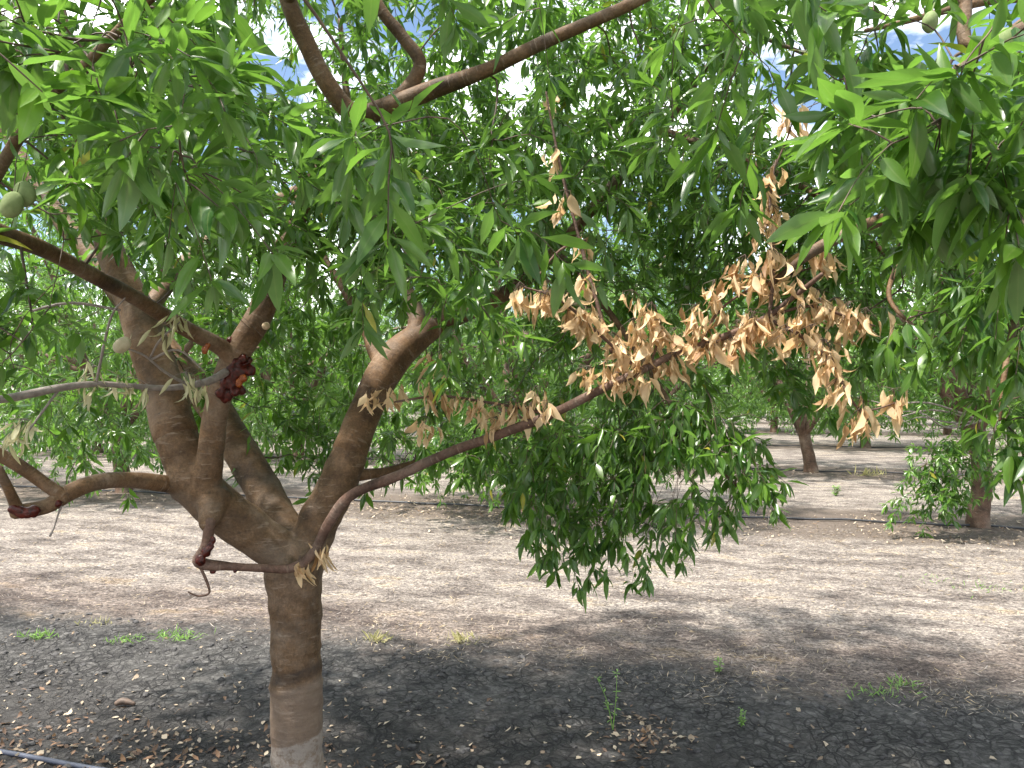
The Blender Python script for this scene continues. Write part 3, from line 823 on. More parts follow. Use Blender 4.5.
    for tw_, k_ in ((spec[13:18], 9), (twigs[1], 6), (twigs[3], 4), (twigs[4], 3), (twigs[5], 2), (twigs[6], 2), (twigs[9], 5)):
        c_ = catmull(np.array(tw_)[:, :3], 8)
        for _ in range(k_):
            i_ = c_[rg.integers(1, len(c_))]
            spots.append((i_[0] + rg.normal(0, 4), i_[1] + 12 + rg.normal(0, 5), i_[2] - .01, 2))
    for (x, y, d, n) in spots:
        L = Leaves()
        p = P(x, y - 14, d)
        m = MB()
        L.crumple = 1.0
        for k in range(int(n * 1.3) + 5):
            q = p + rg.normal(0, 1, 3) * (.020, .014, .014)
            dr = np.array((rg.normal(0, 0.33), rg.normal(0, 0.33), -1.0))
            nn = rg.normal(0, 1, 3); nn[2] *= 0.3
            L.put(q, dr, nn, rg.uniform(0.054, 0.100), rg.uniform(0.24, 0.42), rg.normal(0, 1.15), rg.uniform(0.2, 1.4), rg.uniform())
            m.tube([p + (0, 0, 0.02), q], [0.001, 0.0008], 3, 1, mat=0)
        m.leaves(L, 1)
        m.build('withered_leaves', [M_TWIG, M_DRY], b)
dead_branch()

def grey_twig():
    spec = [(226, 372, 2.72, 9), (206, 382, 2.66, 8), (170, 388, 2.56, 6.5), (130, 386, 2.46, 6), (96, 384, 2.38, 6.5), (60, 388, 2.3, 8), (30, 394, 2.24, 9), (-10, 400, 2.15, 9), (-60, 395, 2.05, 9)]
    p_, r_ = limb_pts(spec); m = MB(); m.tube(p_, r_, 9, 6, rough=0.08, cap0=True)
    b = m.build('dying_branch', M_GREYW, main); b['label'] = 'bare grey dying branch with a few pale shrivelled leaves'
    tws = [[(190, 386, 2.6, 4), (165, 372, 2.52, 3), (145, 356, 2.46, 2.5), (126, 348, 2.42, 2)],
           [(150, 360, 2.48, 3), (178, 350, 2.5, 2.4), (205, 372, 2.52, 1.6)], [(150, 358, 2.48, 2.4), (160, 340, 2.45, 2), (180, 322, 2.43, 1.4)],
           [(96, 384, 2.38, 3), (110, 320, 2.34, 2.6), (125, 298, 2.32, 1.6)], [(60, 388, 2.3, 3), (40, 415, 2.26, 2.4), (28, 432, 2.24, 1.6)],
           [(120, 310, 2.35, 3), (70, 303, 2.3, 3.4), (20, 314, 2.25, 3)],
           [(64, 500, 2.48, 2.6), (58, 515, 2.45, 2), (54, 528, 2.44, 1.6), (50, 536, 2.43, 2.6)]]
    for tw in tws:
        p_, r_ = limb_pts(tw); m = MB(); m.tube(p_, r_, 6, 4, rough=0.1, cap0=True); m.build('twig', M_GREYW, b)
    rg = np.random.default_rng(8)
    for x, y, d, n in [(94, 378, 2.38, 3), (186, 384, 2.5, 5), (176, 322, 2.44, 4), (140, 392, 2.46, 2), (118, 388, 2.44, 2), (165, 335, 2.45, 2), (24, 432, 2.24, 5), (14, 438, 2.24, 3), (200, 392, 2.52, 2), (90, 395, 2.37, 2)]:
        L = Leaves(); p = P(x, y - 8, d); m = MB()
        for k in range(n * 2 + 2):
            q = p + rg.normal(0, 0.014, 3)
            L.put(q, (rg.normal(0, .35), rg.normal(0, .35), -1.0), rg.normal(0, 1, 3), rg.uniform(.06, .09), rg.uniform(.2, .3), rg.normal(0, 1.0), rg.uniform(.5, 1.2), rg.uniform())
            m.tube([p + (0, 0, .015), q], [.001, .0008], 3, 1)
        m.leaves(L, 1); m.build('withered_leaves', [M_GREYW, M_PALE], b)
grey_twig()

def blob(mb, c, r, sc=(1, 1, 1), seg=10, mat=0, seed=0.0, rough=0.12, axis=None):
    th = np.linspace(0, np.pi, seg + 1); ph = np.linspace(0, 2 * np.pi, seg * 2, endpoint=False)
    T, Ph = np.meshgrid(th, ph, indexing='ij')
    v = np.stack([np.sin(T) * np.cos(Ph), np.sin(T) * np.sin(Ph), np.cos(T)], -1).reshape(-1, 3)
    k = 1 + rough * vnoise(v * 2.2, seed)
    v = v * k[:, None] * np.array(sc) * r
    if axis is not None:
        q = Vector((0, 0, 1)).rotation_difference(Vector(axis)).to_matrix()
        v = v @ np.array(q).T
    v = v + np.asarray(c)
    n2 = seg * 2
    idx = np.arange((seg + 1) * n2).reshape(seg + 1, n2)
    q = np.stack([idx[:-1], idx[1:], np.roll(idx[1:], -1, 1), np.roll(idx[:-1], -1, 1)], -1).reshape(-1, 4)
    mb.add(v, q, np.zeros_like(v), mat)

def gum(specs, name='gum'):
    for spots, mat in specs:
        m = MB()
        for i, (x, y, d, r) in enumerate(spots):
            blob(m, P(x, y, d), r * d / F, (1, 0.8, 1.1), 8, 0, i * 1.3 + x, 0.25)
        o = m.build(name, mat, main)
        rm = o.modifiers.new('remesh', 'REMESH'); rm.mode = 'VOXEL'; rm.voxel_size = 0.0036; rm.use_smooth_shade = True
        sm = o.modifiers.new('smooth', 'SMOOTH'); sm.iterations = 14
ggr = np.random.default_rng(44)
GUMMED = [(232 + ggr.normal(0, 5.0) + (373 - y_) * .18, y_, 2.752 + ggr.normal(0, .008), ggr.uniform(3.5, 6.3)) for y_ in list(np.clip(ggr.normal(366, 12, 110), 342, 394)) + [390, 394, 398]]
gum([(GUMMED, M_GUM),
     ([(243, 378, 2.735, 4.5), (239, 383, 2.738, 4)], M_AMBER),
     ([(205, 350, 2.62, 4), (208, 345, 2.62, 3)], M_AMBER),
     ([(210, 547, 2.745, 4), (206, 552, 2.74, 5), (200, 560, 2.74, 6), (213, 540, 2.75, 3.5)], M_GUM), ([(213, 571, 2.765, 3.5)], M_GUM), ([(235, 571, 2.765, 2.6)], M_GUM),
     ([(20, 512, 2.385, 6), (27, 513, 2.39, 5.5), (34, 511, 2.40, 6), (13, 509, 2.38, 5)], M_GUM), ([(58, 503, 2.455, 4.5)], M_GUM)])

def fruit(x, y, d, w, mat, parent, tilt):
    m = MB(); c = P(x, y, d)
    blob(m, c, 0.5 * w * d / F, (0.86, 0.72, 1.15), 12, 0, x, 0.05, axis=unit(tilt))
    top = c + unit(tilt) * 0.6 * w * d / F
    m.tube([c, top, top + (0.004, 0, 0.015)], [0.002, 0.0016, 0.0013], 5, 2)
    m.build('almond_fruit', mat, parent)
fruit(12, 205, 1.35, 24, M_FRUIT, main, (0.3, 0.1, 1)); fruit(25, 194, 1.38, 24, M_FRUIT, main, (-0.3, 0.2, 1))
fruit(122, 345, 2.42, 17, M_FRUITD, main, (0.8, 0, 0.6)); fruit(712, 4, 2.0, 20, M_FRUIT, main, (0, 0, 1)); fruit(577, 300, 2.6, 11, M_FRUIT, main, (0, 0, 1))

# ------------------------------------------------------------------ neighbour at the right, its boughs reach into view
def right_neighbour():
    b = np.array((3.9, 1.75, 0.0))
    t = empty('almond_tree', b)
    tag(t, 'almond tree just outside the right edge, with large leaves and green nuts hanging close', 'tree', 'almond trees of the orchard')
    m = MB(); m.tube([b + (0, 0, -0.1), b + (0, 0, .15), b + (-.03, .02, .6), b + (-.05, .03, .95)], [.14, .11, .1, .12], 20, 6, rough=.05, cap0=True)
    m.build('trunk', M_TRUNKB, t)
    sk = Skel()
    lim = [
        ([b + (-.05, .03, .85), (3.2, 1.8, 1.5), (2.4, 2.0, 2.0), P(1010, 165, 2.4), P(925, 203, 2.3), P(865, 226, 2.25), P(815, 250, 2.25), P(770, 285, 2.3)], [.07, .055, .04, .024, .021, .018, .016, .008]),
        ([b + (-.05, .03, .9), (3.2, 1.5, 1.7), (2.2, 1.3, 2.3), (1.3, 1.1, 2.45), (0.85, 1.02, 2.25), (0.62, 0.98, 2.08)], [.07, .05, .035, .016, .007, .0012]),
        ([(1.3, 1.1, 2.45), P(1000, 40, 1.3), P(960, -10, 1.35), P(880, -60, 1.4), (0.3, 1.5, 2.6)], [.014, .012, .01, .008, .005]),
        ([b + (0, 0, .9), (4.0, 2.3, 1.8), (3.4, 3.0, 2.8), (2.4, 3.4, 3.3), (1.6, 3.5, 3.2)], [.07, .055, .04, .025, .01]),
        ([b + (0, 0, .9), (4.6, 1.5, 1.9), (5.2, 1.4, 3.0), (5.6, 1.4, 4.0)], [.07, .055, .04, .01]),
        ([P(1010, 165, 2.4), P(1040, 230, 2.1), P(1020, 300, 1.8), P(1005, 370, 1.7), P(1000, 420, 1.68)], [.016, .012, .009, .006, .003]),
        ([P(925, 203, 2.3), P(900, 260, 2.1), P(890, 300, 2.0), P(930, 340, 1.9)], [.010, .008, .006, .003]),
        ([(2.4, 3.4, 3.3), P(900, 100, 3.4), P(820, 60, 3.4), P(740, 30, 3.3)], [.02, .015, .011, .006]),
    ]
    for i, (pts, rad) in enumerate(lim):
        m = MB(); m.tube(np.array(pts), rad, 14 if rad[0] > .03 else 8, 6, rough=.05, cap0=True, seed=i + 20); m.build('limb', M_BARK, t)
        sk.path(pts, rad)
    rg = np.random.default_rng(31)
    C = lambda *a: clump(*a, rg)
    big = np.stack([rg.uniform(1.2, 5.6, 300), rg.uniform(0.6, 3.8, 300), rg.uniform(1.9, 3.9, 300)], -1)
    groups = [
        dict(t=np.vstack([C(960, 110, 1.0, .06, 6), C(1000, 80, 1.05, .07, 5), C(930, 140, 1.1, .06, 6), C(1010, 170, 1.05, .06, 5), C(980, 200, 1.1, .04, 4), C(880, 90, 1.3, .08, 6), C(860, 60, 1.5, .1, 6)]), kw=dict(shoot=.08, size=.092, droop=.25)),
        dict(t=np.vstack([C(1000, 400, 1.7, .06, 9), C(1010, 330, 1.75, .07, 8), C(940, 340, 1.9, .08, 6), C(890, 310, 2.1, .08, 6), C(960, 270, 2.0, .12, 9), C(1020, 260, 1.8, .1, 8), C(900, 250, 2.3, .13, 9), C(1005, 440, 1.68, .02, 2)]), kw=dict(droop=.8, shoot=.12, size=.084)),
        dict(t=np.vstack([C(840, 170, 2.5, .2, 14), C(900, 190, 2.4, .15, 12), C(800, 140, 2.9, .2, 14), C(870, 40, 2.6, .2, 10), C(960, 30, 2.2, .2, 10), C(760, 40, 3.0, .25, 18), C(850, 110, 3.2, .3, 18), C(940, 150, 2.9, .25, 16), C(820, 20, 3.6, .35, 18), C(960, 250, 3.0, .3, 16)]), kw=dict(size=.088)),
        dict(t=big, hi=False),
    ]
    crown_parts('crown', t, sk, groups, rg, skip_main)
    for a in ((1005, 42, 1.15, 25), (860, 3, 1.5, 20), (930, 22, 1.5, 18), (1016, 155, 1.3, 22)):
        fruit(*a, M_FRUIT, t, (rg.normal(0, .3), rg.normal(0, .3), 1))
right_neighbour()

# ------------------------------------------------------------------ trees of the other rows
def orchard_tree(seed, trunk, n_limb=5, n_t=560, rx=2.2, rz=2.0, zc=2.75, size=0.115, low=(), skirt=0.95, extra_limbs=(), hi=False, step=0.028):
    rg = np.random.default_rng(seed)
    t = empty('almond_tree', (0, 0, 0))
    trunk = np.array(trunk, float)
    m = MB()
    rad = [0.145, 0.118, 0.105, 0.10, 0.115][:len(trunk)]
    m.tube(trunk, rad, 16, 6, rough=0.07, cap0=True, seed=seed)
    m.build('trunk', M_TRUNKB, t)
    top = trunk[-1]
    sk = Skel(); sk.path(trunk[-2:], rad[-2:])
    ph0 = rg.uniform(0, 6.28)
    limbs = []
    for k in range(n_limb):
        a = ph0 + k * 2 * np.pi / n_limb + rg.normal(0, .2)
        rr = rg.uniform(.75, 1.0) * rx
        up = rg.uniform(2.2, 3.4)
        o = np.array((math.cos(a), math.sin(a), 0))
        s = np.cross(o, (0, 0, 1)) * rg.normal(0, .2)
        pts = [top + (0, 0, -.12), top + o * .28 * rr + (0, 0, .25 * up) + s * .3, top + o * .52 * rr + (0, 0, .55 * up) + s, top + o * .72 * rr + (0, 0, .8 * up) + s, top + o * .9 * rr + (0, 0, up)]
        limbs.append((pts, [.075, .062, .045, .028, .008]))
        b = rg.uniform(-1, 1)
        o2 = np.array((math.cos(a + b), math.sin(a + b), 0))
        limbs.append(([pts[1], pts[1] + o2 * .4 * rr + (0, 0, .35), pts[1] + o2 * .75 * rr + (0, 0, .55), pts[1] + o2 * rr * .95 + (0, 0, .45)], [.04, .03, .02, .006]))
    for pts, r in list(limbs) + list(extra_limbs):
        pts = [np.array(p) for p in pts]
        m = MB(); m.tube(pts, r, 9, 4, rough=.06, cap0=True, seed=seed + 3); m.build('limb', M_TRUNKB, t)
        sk.path(pts, r)
    u = rg.uniform(0, 1, n_t) ** .36
    v = unit(rg.normal(0, 1, (n_t, 3)))
    tg = v * u[:, None] * np.array((rx, rx, rz)) + np.array((top[0], top[1], zc))
    lump = vnoise(tg * 1.4, seed) > -0.45
    tg = tg[(tg[:, 2] > skirt) & lump]
    if len(low): tg = np.vstack([tg, np.array(low)])
    mb = MB(); L = Leaves()
    grow(sk, tg, rg, mb, L, size=size, step=step, shoot=.26, sides=3, sub=1, maxd=1.5, droop=.45, rosette=6, wide=.29, side_shoots=1, spur=.45)
    mb.leaves(L, 1, hi)
    mb.build('crown', [M_TWIG, M_LEAF], t)
    return t

def copy_tree(o):
    c = o.copy(); COL.objects.link(c)
    for ch in o.children:
        d = ch.copy(); COL.objects.link(d); d.parent = c
    return c

def row_pos(k, s):
    return RN * ROWS[k] + RD * s

# second row: three trees seen through and beside the near tree
lo_rg = np.random.default_rng(77)
lowbough = np.array([(-.45, -.45, .85), (-.65, -.5, .8), (-.85, -.55, .75), (-1.0, -.6, .68), (-.8, -.6, .62), (-1.05, -.6, .56), (-.6, -.45, .92), (-.95, -.6, .85), (-.75, -.5, .95), (-.9, -.6, .52)])
lowbough = np.vstack([lowbough + (.14, 0, 0) + lo_rg.normal(0, .06, lowbough.shape) for _ in range(5)])
tA = orchard_tree(101, [(0, 0, -.08), (-.01, 0, .12), (.03, 0, .5), (.02, .02, .85), (-.05, .03, 1.15)], low=lowbough, skirt=1.35, rx=1.65,
                  extra_limbs=[([(0.03, 0, .85), (-.2, -.2, 1.0), (-.5, -.4, .95), (-.95, -.55, .72)], [.035, .025, .017, .006])], n_t=520)
tA.location = (5.21, 8.62, 0)
tag(tA, 'almond tree at right edge with reddish-brown trunk and bright low bough', 'tree', 'almond trees of the orchard')
# bare twigs in its crown
for k in range(5):
    rgk = np.random.default_rng(k + 400)
    a = np.array((5.1, 8.4, 1.2)); e = P(850 + k * 18, 395 + k * 9, 8.3)
    m = MB(); m.tube([a, a * .6 + e * .4 + rgk.normal(0, .05, 3), a * .25 + e * .75 + rgk.normal(0, .06, 3), e], [.014, .010, .007, .003], 5, 4, rough=.1); m.build('bare_twig', M_GREYW, tA)

def ring(seed, n, z0=.5, z1=1.15, r0=.9, r1=2.1):
    g = np.random.default_rng(seed)
    a = g.uniform(0, 6.28, n); r = g.uniform(r0, r1, n)
    return np.stack([r * np.cos(a), r * np.sin(a), g.uniform(z0, z1, n)], -1)
tB = orchard_tree(102, [(0, 0, -.08), (.01, 0, .12), (0, 0, .45), (-.02, .02, .75), (0, .03, .95)], skirt=.5, n_t=760, zc=2.9, rz=2.6, low=ring(1, 150))
tB.location = (.17, 9.85, 0)
tag(tB, 'almond tree behind the hanging green foliage at the centre, trunk half hidden', 'tree', 'almond trees of the orchard')
tC = orchard_tree(103, [(0, 0, -.08), (.0, 0, .12), (-.05, 0, .45), (-.08, .02, .8), (-.09, .03, 1.0)], skirt=.55, n_t=720, zc=2.8, rz=2.5, low=ring(2, 110, .65))
tC.location = (-5.75, 11.45, 0)
tag(tC, 'almond tree whose pale trunk shows left of the near tree limbs', 'tree', 'almond trees of the orchard')
tD = orchard_tree(104, [(0, 0, -.08), (-.01, 0, .12), (-.08, 0, .45), (-.14, .02, .78)], n_limb=4, skirt=1.05, n_t=560)
tD.location = (5.4, 13.95, 0)
tag(tD, 'almond tree with forked trunk in sunlit gap beyond the brown leaf tips', 'tree', 'almond trees of the orchard')

protos = [tB, tC, tD]
def place(k, s, j, label, rot, sc, dv=0.0):
    c = copy_tree(protos[j % 3])
    p = row_pos(k, s) + RN * dv
    c.location = (p[0], p[1], 0); c.rotation_euler = (0, 0, rot); c.scale = (sc, sc, sc)
    tag(c, label, 'tree', 'almond trees of the orchard')
    return c
prg = np.random.default_rng(12)
def s_of(x, y): return x * RD[0] + y * RD[1]
sB = s_of(.17, 9.85)
place(1, sB - 11.1, 2, 'almond tree of the second row beyond the left edge, only its outer leaves in view', 1.3, 1.0)
place(1, sB + 10.6, 0, 'almond tree of the second row beyond the right edge, only its outer leaves in view', 2.1, 1.0)
place(0, s_of(BASE[0], BASE[1]) - 5.3, 1, 'almond tree of the nearest row beyond the left edge, leaves at the frame edge', .4, .85, -.4)
sD = s_of(5.4, 13.95)
third = ['almond tree of third row half seen through gum-streaked limbs at left', 'almond tree of third row showing a grey upright limb beside the right-hand scaffold limb',
         None, 'almond tree of third row behind the reddish trunk at right edge']
for i, st in enumerate((-2, -1, 0, 1)):
    if third[i]: place(2, sD + st * 5.2, i, third[i], prg.uniform(0, 6.28), prg.uniform(.95, 1.08))
place(2, sD - 3 * 5.2, 0, 'leftmost almond tree of the third row, mostly hidden by nearer leaves', 4.0, 1.0)
for k in range(3, 7):
    n0 = int(4 + (k - 3) * 1.2)
    for st in range(-n0 - 1, n0):
        s = sD + st * 5.2 + (k % 2) * 2.1 + prg.normal(0, .2)
        p = row_pos(k, s)
        if abs(p[0]) > p[1] * .75 + 3: continue
        place(k, s, int(prg.integers(0, 2)), 'distant almond tree merging into the green backdrop of the far rows', prg.uniform(0, 6.28), prg.uniform(.92, 1.12))

# rows too far off to tell apart
frg = np.random.default_rng(3)
L = Leaves()
for vrow in (46, 53, 61, 70, 82, 100, 125):
    nn = int(2600)
    ss = frg.uniform(-.85, .95, nn) * vrow
    for s_ in ss:
        z = .35 + 4.3 * frg.beta(1.6, 1.5) * (.8 + .2 * math.sin(s_ * 1.2 + vrow))
        p = RN * (vrow + frg.normal(0, 1.0)) + RD * s_
        p[2] = z
        k_ = vrow / 46
        L.put(p, frg.normal(0, 1, 3), np.array((0, 0, .6)) + frg.normal(0, .6, 3), .55 * k_ * frg.uniform(.5, 1.3), .42, frg.uniform(0, .8), frg.uniform(0, .6), frg.uniform())
m = MB(); m.leaves(L, 0, False)
o = m.build('far_trees', M_LEAF)
tag(o, 'green mass of the farthest orchard rows closing the view at the horizon', 'far trees', kind='stuff')

# ------------------------------------------------------------------ irrigation hoses
def hose(k, s0, s1, r, mat, label, dv=0.0, dz=0.0):
    rg = np.random.default_rng(k + 50)
    ss = np.arange(s0, s1, .35)
    pts = np.array([row_pos(k, s) + RN * (dv + .035 * math.sin(s * .9 + k) + rg.normal(0, .008)) for s in ss])
    pts[:, 2] = ground_h(pts[:, 0], pts[:, 1]) + r * .8 + dz
    m = MB(); m.tube(pts, np.full(len(pts), r), 10, 3, cap0=True)
    o = m.build('irrigation_hose', mat)
    tag(o, label, 'hose', 'drip irrigation hoses along the tree rows')
hose(0, -6, -.95, .0105, M_HOSEB, 'dusty blue-grey drip hose on dark soil in the bottom left corner', -.01)
hose(1, -16, 13, .013, M_HOSE, 'black drip hose along the second tree row, running past the right-edge trunk', .0, .012)
hose(2, -16, 15, .013, M_HOSE, 'black drip hose lying at the foot of the forked tree', .0, .012)
hose(3, -20, 20, .014, M_HOSE, 'most distant black drip hose, a thin dark line across the far rows', .0, .012)

st = G(743, 514)
t = empty('sprinkler_stake', st); tag(t, 'small grey sprinkler stake standing by the second row hose', 'sprinkler')
m = MB(); m.tube([st + (0, 0, -.03), st + (0, 0, .16)], [.009, .008], 8, 1, cap0=True); m.build('stake', M_HOSEB, t)
m = MB(); m.tube([st + (0, 0, .155), st + (0, 0, .18), st + (0, 0, .20)], [.016, .018, .008], 10, 2, cap0=True); m.build('sprinkler_head', M_HOSE, t)
m = MB(); m.tube([st + (.01, 0, .1), st + (.06, -.08, .05), st + (.15, -.12, .015), st + (.28, -.05, .012)], [.004, .004, .004, .004], 6, 5); m.build('feeder_tube', M_HOSE, t)

# ------------------------------------------------------------------ leaf litter, straw, clods
def scatter(name, pts, size, mat, rg, kind='stuff', wide=(.3, .8), curl=1.0, fold=.5, flatness=.25, lift=.004):
    L = Leaves()
    for p in pts:
        a = rg.uniform(0, 6.28)
        d = np.array((math.cos(a), math.sin(a), rg.normal(0, .12)))
        n = np.array((rg.normal(0, flatness), rg.normal(0, flatness), 1.0))
        q = np.array((p[0], p[1], float(ground_h(np.array([p[0]]), np.array([p[1]]))[0]) + lift * rg.uniform(.6, 2.2)))
        L.put(q, d, n, size * rg.uniform(.4, 1.2), rg.uniform(*wide), rg.normal(0, curl), rg.uniform(0, fold), rg.uniform())
    m = MB(); m.leaves(L, 0, False)
    o = m.build(name, mat)
    return o

rg = np.random.default_rng(91)
pts = []
# sparse over the near dark strip, thicker by the hose and round the trunk
for _ in range(1700):
    s = rg.uniform(-4.5, 5.0); v = ROWS[0] + rg.normal(0.2, .7)
    if v > ROWS[0] + 1.8: continue
    pts.append(RN * v + RD * s)
for _ in range(900):
    pts.append(RN * (ROWS[0] + rg.normal(0, .22)) + RD * (rg.uniform(-4.5, 5.0) if rg.uniform() < .35 else rg.normal(-2.0, .8)))
for _ in range(120):
    c = G(640, 735); pts.append(c + np.append(rg.normal(0, .1, 2), 0))
o = scatter('fallen_leaves', pts, .034, M_LITTER, rg)
tag(o, 'small tan and white dry leaves strewn over the dark soil below the near tree', 'leaf litter', kind='stuff')
pts = []
for _ in range(1000):
    pts.append(RN * (ROWS[0] + rg.normal(.02, .24)) + RD * (rg.normal(-2.1, .9) if rg.uniform() < .75 else rg.uniform(-4, 4)))
for _ in range(60): pts.append(G(640, 738) + np.append(rg.normal(0, .12, 2), 0))
o = scatter('fallen_leaves', pts, .045, M_BROWN, rg, wide=(.25, .5))
tag(o, 'darker brown curled leaves gathered along the near hose', 'leaf litter', kind='stuff')
pts = []
for _ in range(5200):
    s = rg.uniform(-11, 9); v = ROWS[1] + rg.normal(-.35, .55)
    if abs(s - sB) < 3 or s > 1.5 or rg.uniform() < .35: pts.append(RN * v + RD * s)
for _ in range(1500):
    pts.append(RN * (ROWS[2] + rg.normal(-.2, .5)) + RD * rg.uniform(-10, 10))
o = scatter('fallen_leaves', pts, .062, M_LITTER, rg, lift=.006, wide=(.22, .42))
tag(o, 'brown and straw-coloured leaf litter along the second tree row', 'leaf litter', kind='stuff')

def straw():
    m_, t_, out = new_mat('straw')
    N = NT(t_)
    at = N.n('ShaderNodeAttribute', attribute_name='leaf_uv')
    sp = N.n('ShaderNodeSeparateXYZ'); N.l(at.outputs['Vector'], sp.inputs[0])
    c = N.ramp(sp.outputs[2], (0, (0.07, .057, .053)), (.5, (.21, .185, .168)), (.72, (.30, .265, .23)), (1, (.38, .285, .15)))
    p = N.n('ShaderNodeBsdfPrincipled'); N.l(c, p.inputs['Base Color']); p.inputs['Roughness'].default_value = .75
    N.l(p.outputs[0], out.inputs[0])
    rg = np.random.default_rng(17)
    n = 60000
    v = ROWS[0] + 1.5 + rg.uniform(0, 1, n) ** .8 * 5.0
    s = rg.uniform(-7, 7, n)
    pos = RN[None] * v[:, None] + RD[None] * s[:, None]
    keep = (vnoise(pos * 1.6, 4) > -.3) | (rg.uniform(0, 1, n) < .3)
    keep &= np.abs(pos[:, 0]) < pos[:, 1] * .75 + .6
    pos = pos[keep]
    pos[:, 2] = ground_h(pos[:, 0], pos[:, 1]) + .003
    L = Leaves()
    k = len(pos)
    a = rg.uniform(0, 6.28, k)
    L.b = list(pos); L.d = list(np.stack([np.cos(a), np.sin(a), np.abs(rg.normal(.05, .16, k))], -1)); L.n = list(np.tile((0, 0, 1.0), (k, 1)) + rg.normal(0, .3, (k, 3)))
    L.l = list(rg.uniform(.015, .06, k)); L.w = list(rg.uniform(.05, .13, k)); L.c = list(rg.normal(.2, .5, k)); L.f = list(rg.uniform(0, .4, k)); L.r = list(rg.uniform(0, 1, k))
    # thicker straw drifts along the edge of the bare clay
    for _ in range(95):
        sc_ = rg.uniform(-2.2, 5.0); vc_ = ROWS[0] + 1.85 + rg.normal(0, .22) + .1 * math.sin(sc_ * 2.3)
        c_ = RN * vc_ + RD * sc_
        for _ in range(int(rg.uniform(5, 60))):
            q = c_ + RD * rg.normal(0, .10) + RN * rg.normal(0, .075)
            q[2] = float(ground_h(q[0:1], q[1:2])[0]) + rg.uniform(.002, .02)
            a_ = rg.uniform(0, 6.28)
            L.put(q, (math.cos(a_), math.sin(a_), rg.normal(.1, .3)), (rg.normal(0, .4), rg.normal(0, .4), 1), rg.uniform(.015, .055), rg.uniform(.05, .11), rg.normal(.2, .6), .2, rg.uniform(.55, 1.0))
    m = MB(); m.leaves(L, 0, False)
    o = m.build('dry_grass', m_)
    tag(o, 'short bleached mown grass lying between the tree rows', 'dry grass', kind='stuff')
straw()

def clods():
    mt = plain_mat('clod_soil', (.035, .033, .033), (.10, .096, .095), 40, .9, .2, bump=.6)
    rg = np.random.default_rng(63)
    m = MB()
    for _ in range(2600):
        s = rg.uniform(-4.5, 5); v = ROWS[0] + rg.uniform(-.9, 1.75)
        p = RN * v + RD * s
        r = abs(rg.normal(.006, .006)) + .003
        p[2] = float(ground_h(p[0:1], p[1:2])[0]) + r * .15
        blob(m, p, r, (rg.uniform(.8, 1.5), rg.uniform(.8, 1.4), rg.uniform(.45, .8)), 4, 0, rg.uniform(0, 50), .35)
    o = m.build('soil_clods', mt, smooth=False)
    tag(o, 'dark crumbs and clods of dry clay under the near tree', 'soil clods', kind='stuff')
clods()

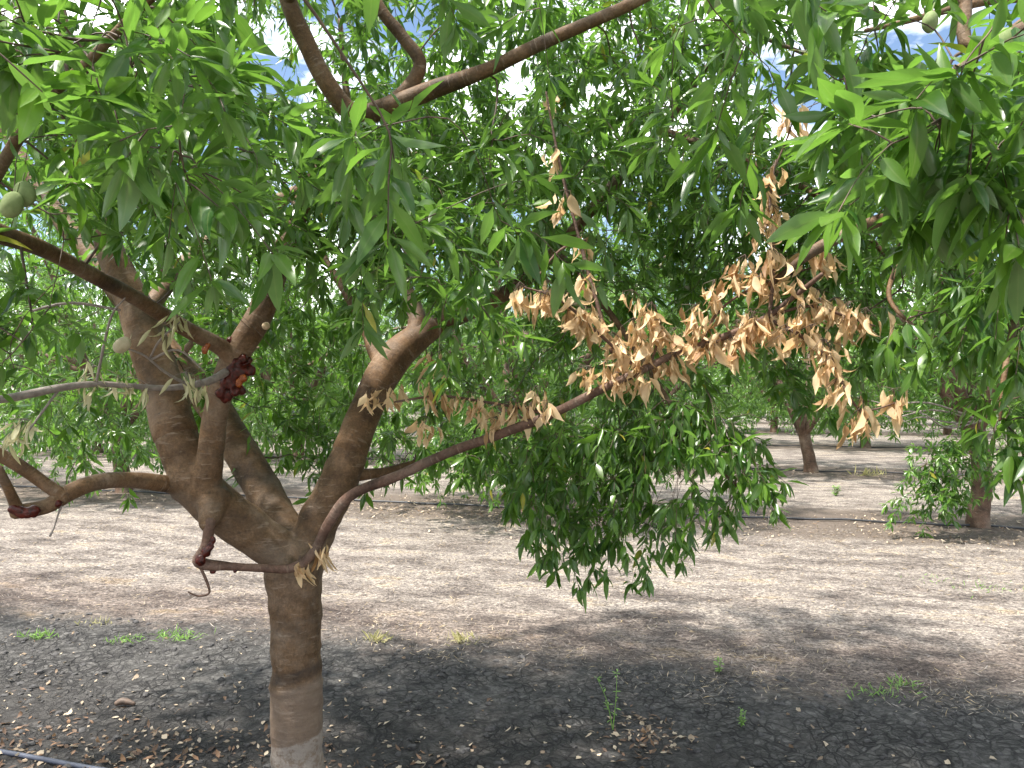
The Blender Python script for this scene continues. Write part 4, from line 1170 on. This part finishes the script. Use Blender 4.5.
# ------------------------------------------------------------------ weeds
def tuft(px, py, spread, n, hgt, mat, label, group='weeds on the orchard floor'):
    rg = np.random.default_rng(int(px * 3 + py))
    c = G(px, py); L = Leaves()
    for _ in range(n):
        q = c + np.array((rg.normal(0, spread), rg.normal(0, spread * .6), 0)); q[2] = float(ground_h(q[0:1], q[1:2])[0]) - .003
        L.put(q, (rg.normal(0, .6), rg.normal(0, .6), rg.uniform(.25, 1)), rg.normal(0, 1, 3), hgt * rg.uniform(.5, 1.2), rg.uniform(.08, .16), rg.uniform(0, 1.2), rg.uniform(0, .4), rg.uniform())
    m = MB(); m.leaves(L, 0, False)
    c2 = m.build('grass_tuft', mat)
    tag(c2, label, 'weed', group)
def leafy_weed(px, py, hgt, n, label, nl=26, ls=.03):
    rg = np.random.default_rng(int(px + py * 7))
    c = G(px, py); c[2] = float(ground_h(c[0:1], c[1:2])[0])
    t = empty('weed', c); tag(t, label, 'weed', 'weeds on the orchard floor')
    L = Leaves(); m = MB()
    for k in range(n):
        e = c + np.array((rg.normal(0, .12) * hgt, rg.normal(0, .12) * hgt, hgt * rg.uniform(.7, 1)))
        pts = [c + rg.normal(0, .004, 3) * (1, 1, 0) - (0, 0, .005), c * .5 + e * .5 + rg.normal(0, .05, 3) * hgt, e]
        m.tube(pts, [.003, .0022, .001], 5, 4)
        cs = catmull(pts, 6)
        for _ in range(nl):
            i = rg.integers(2, len(cs)); a = rg.uniform(0, 6.28)
            L.put(cs[i], (math.cos(a), math.sin(a), rg.uniform(-.1, .7)), (0, 0, 1), ls * rg.uniform(.6, 1.2), rg.uniform(.28, .42), rg.uniform(0, .8), rg.uniform(0, .4), rg.uniform())
    m.build('stem', M_WEED, t)
    m2 = MB(); m2.leaves(L, 0, False); m2.build('leaves', M_WEED, t)
tuft(38, 638, .055, 70, .06, M_WEED, 'light green weed patch at far left on edge of dark soil')
tuft(126, 642, .05, 60, .05, M_WEED, 'small light green tuft between the two larger green patches at left')
tuft(178, 637, .075, 110, .06, M_WEED, 'wide bright green tuft on the dark soil left of the trunk')
tuft(100, 624, .06, 40, .05, M_WEEDY, 'faded straw-yellow tuft above the green patches at left')
tuft(376, 641, .045, 45, .08, M_WEEDY, 'yellowish dry grass tuft right of the trunk')
tuft(462, 643, .05, 50, .08, M_WEEDY, 'pale dry grass tuft at dark soil edge below the foliage tip')
leafy_weed(612, 730, .29, 2, 'tall thin weed standing on dark soil at bottom centre', 20, .028)
leafy_weed(742, 727, .085, 3, 'tiny bushy green weed at bottom right of centre', 16, .022)
leafy_weed(720, 672, .11, 2, 'small yellow-green weed on the straw edge', 14, .03)
tuft(878, 692, .09, 70, .05, M_WEED, 'sparse green grass on the straw edge at bottom right')
tuft(905, 685, .06, 50, .05, M_WEED, 'small green grass patch just right of the sparse straw-edge grass')
tuft(985, 588, .16, 60, .05, M_WEED, 'flat green weed patch on bright ground below the right-edge trunk')
tuft(930, 580, .16, 30, .05, M_WEED, 'faint green grass left of the flat green patch')
leafy_weed(836, 496, .16, 7, 'bright green weed growing in the shade near the second row hose', 22, .05)
tuft(870, 476, .12, 50, .18, M_WEEDY, 'thin yellow-green weeds near the foot of the forked tree')

m = MB(); c = G(122, 706); c[2] += .012
m.tube([c + (-.03, 0, .0), c + (.0, .01, .01), c + (.06, 0, 0)], [.012, .018, .010], 8, 4, rough=.25, cap0=True)
o = m.build('bark_fragment', M_TWIG); tag(o, 'short dark piece of bark lying on dark soil at lower left', 'bark')
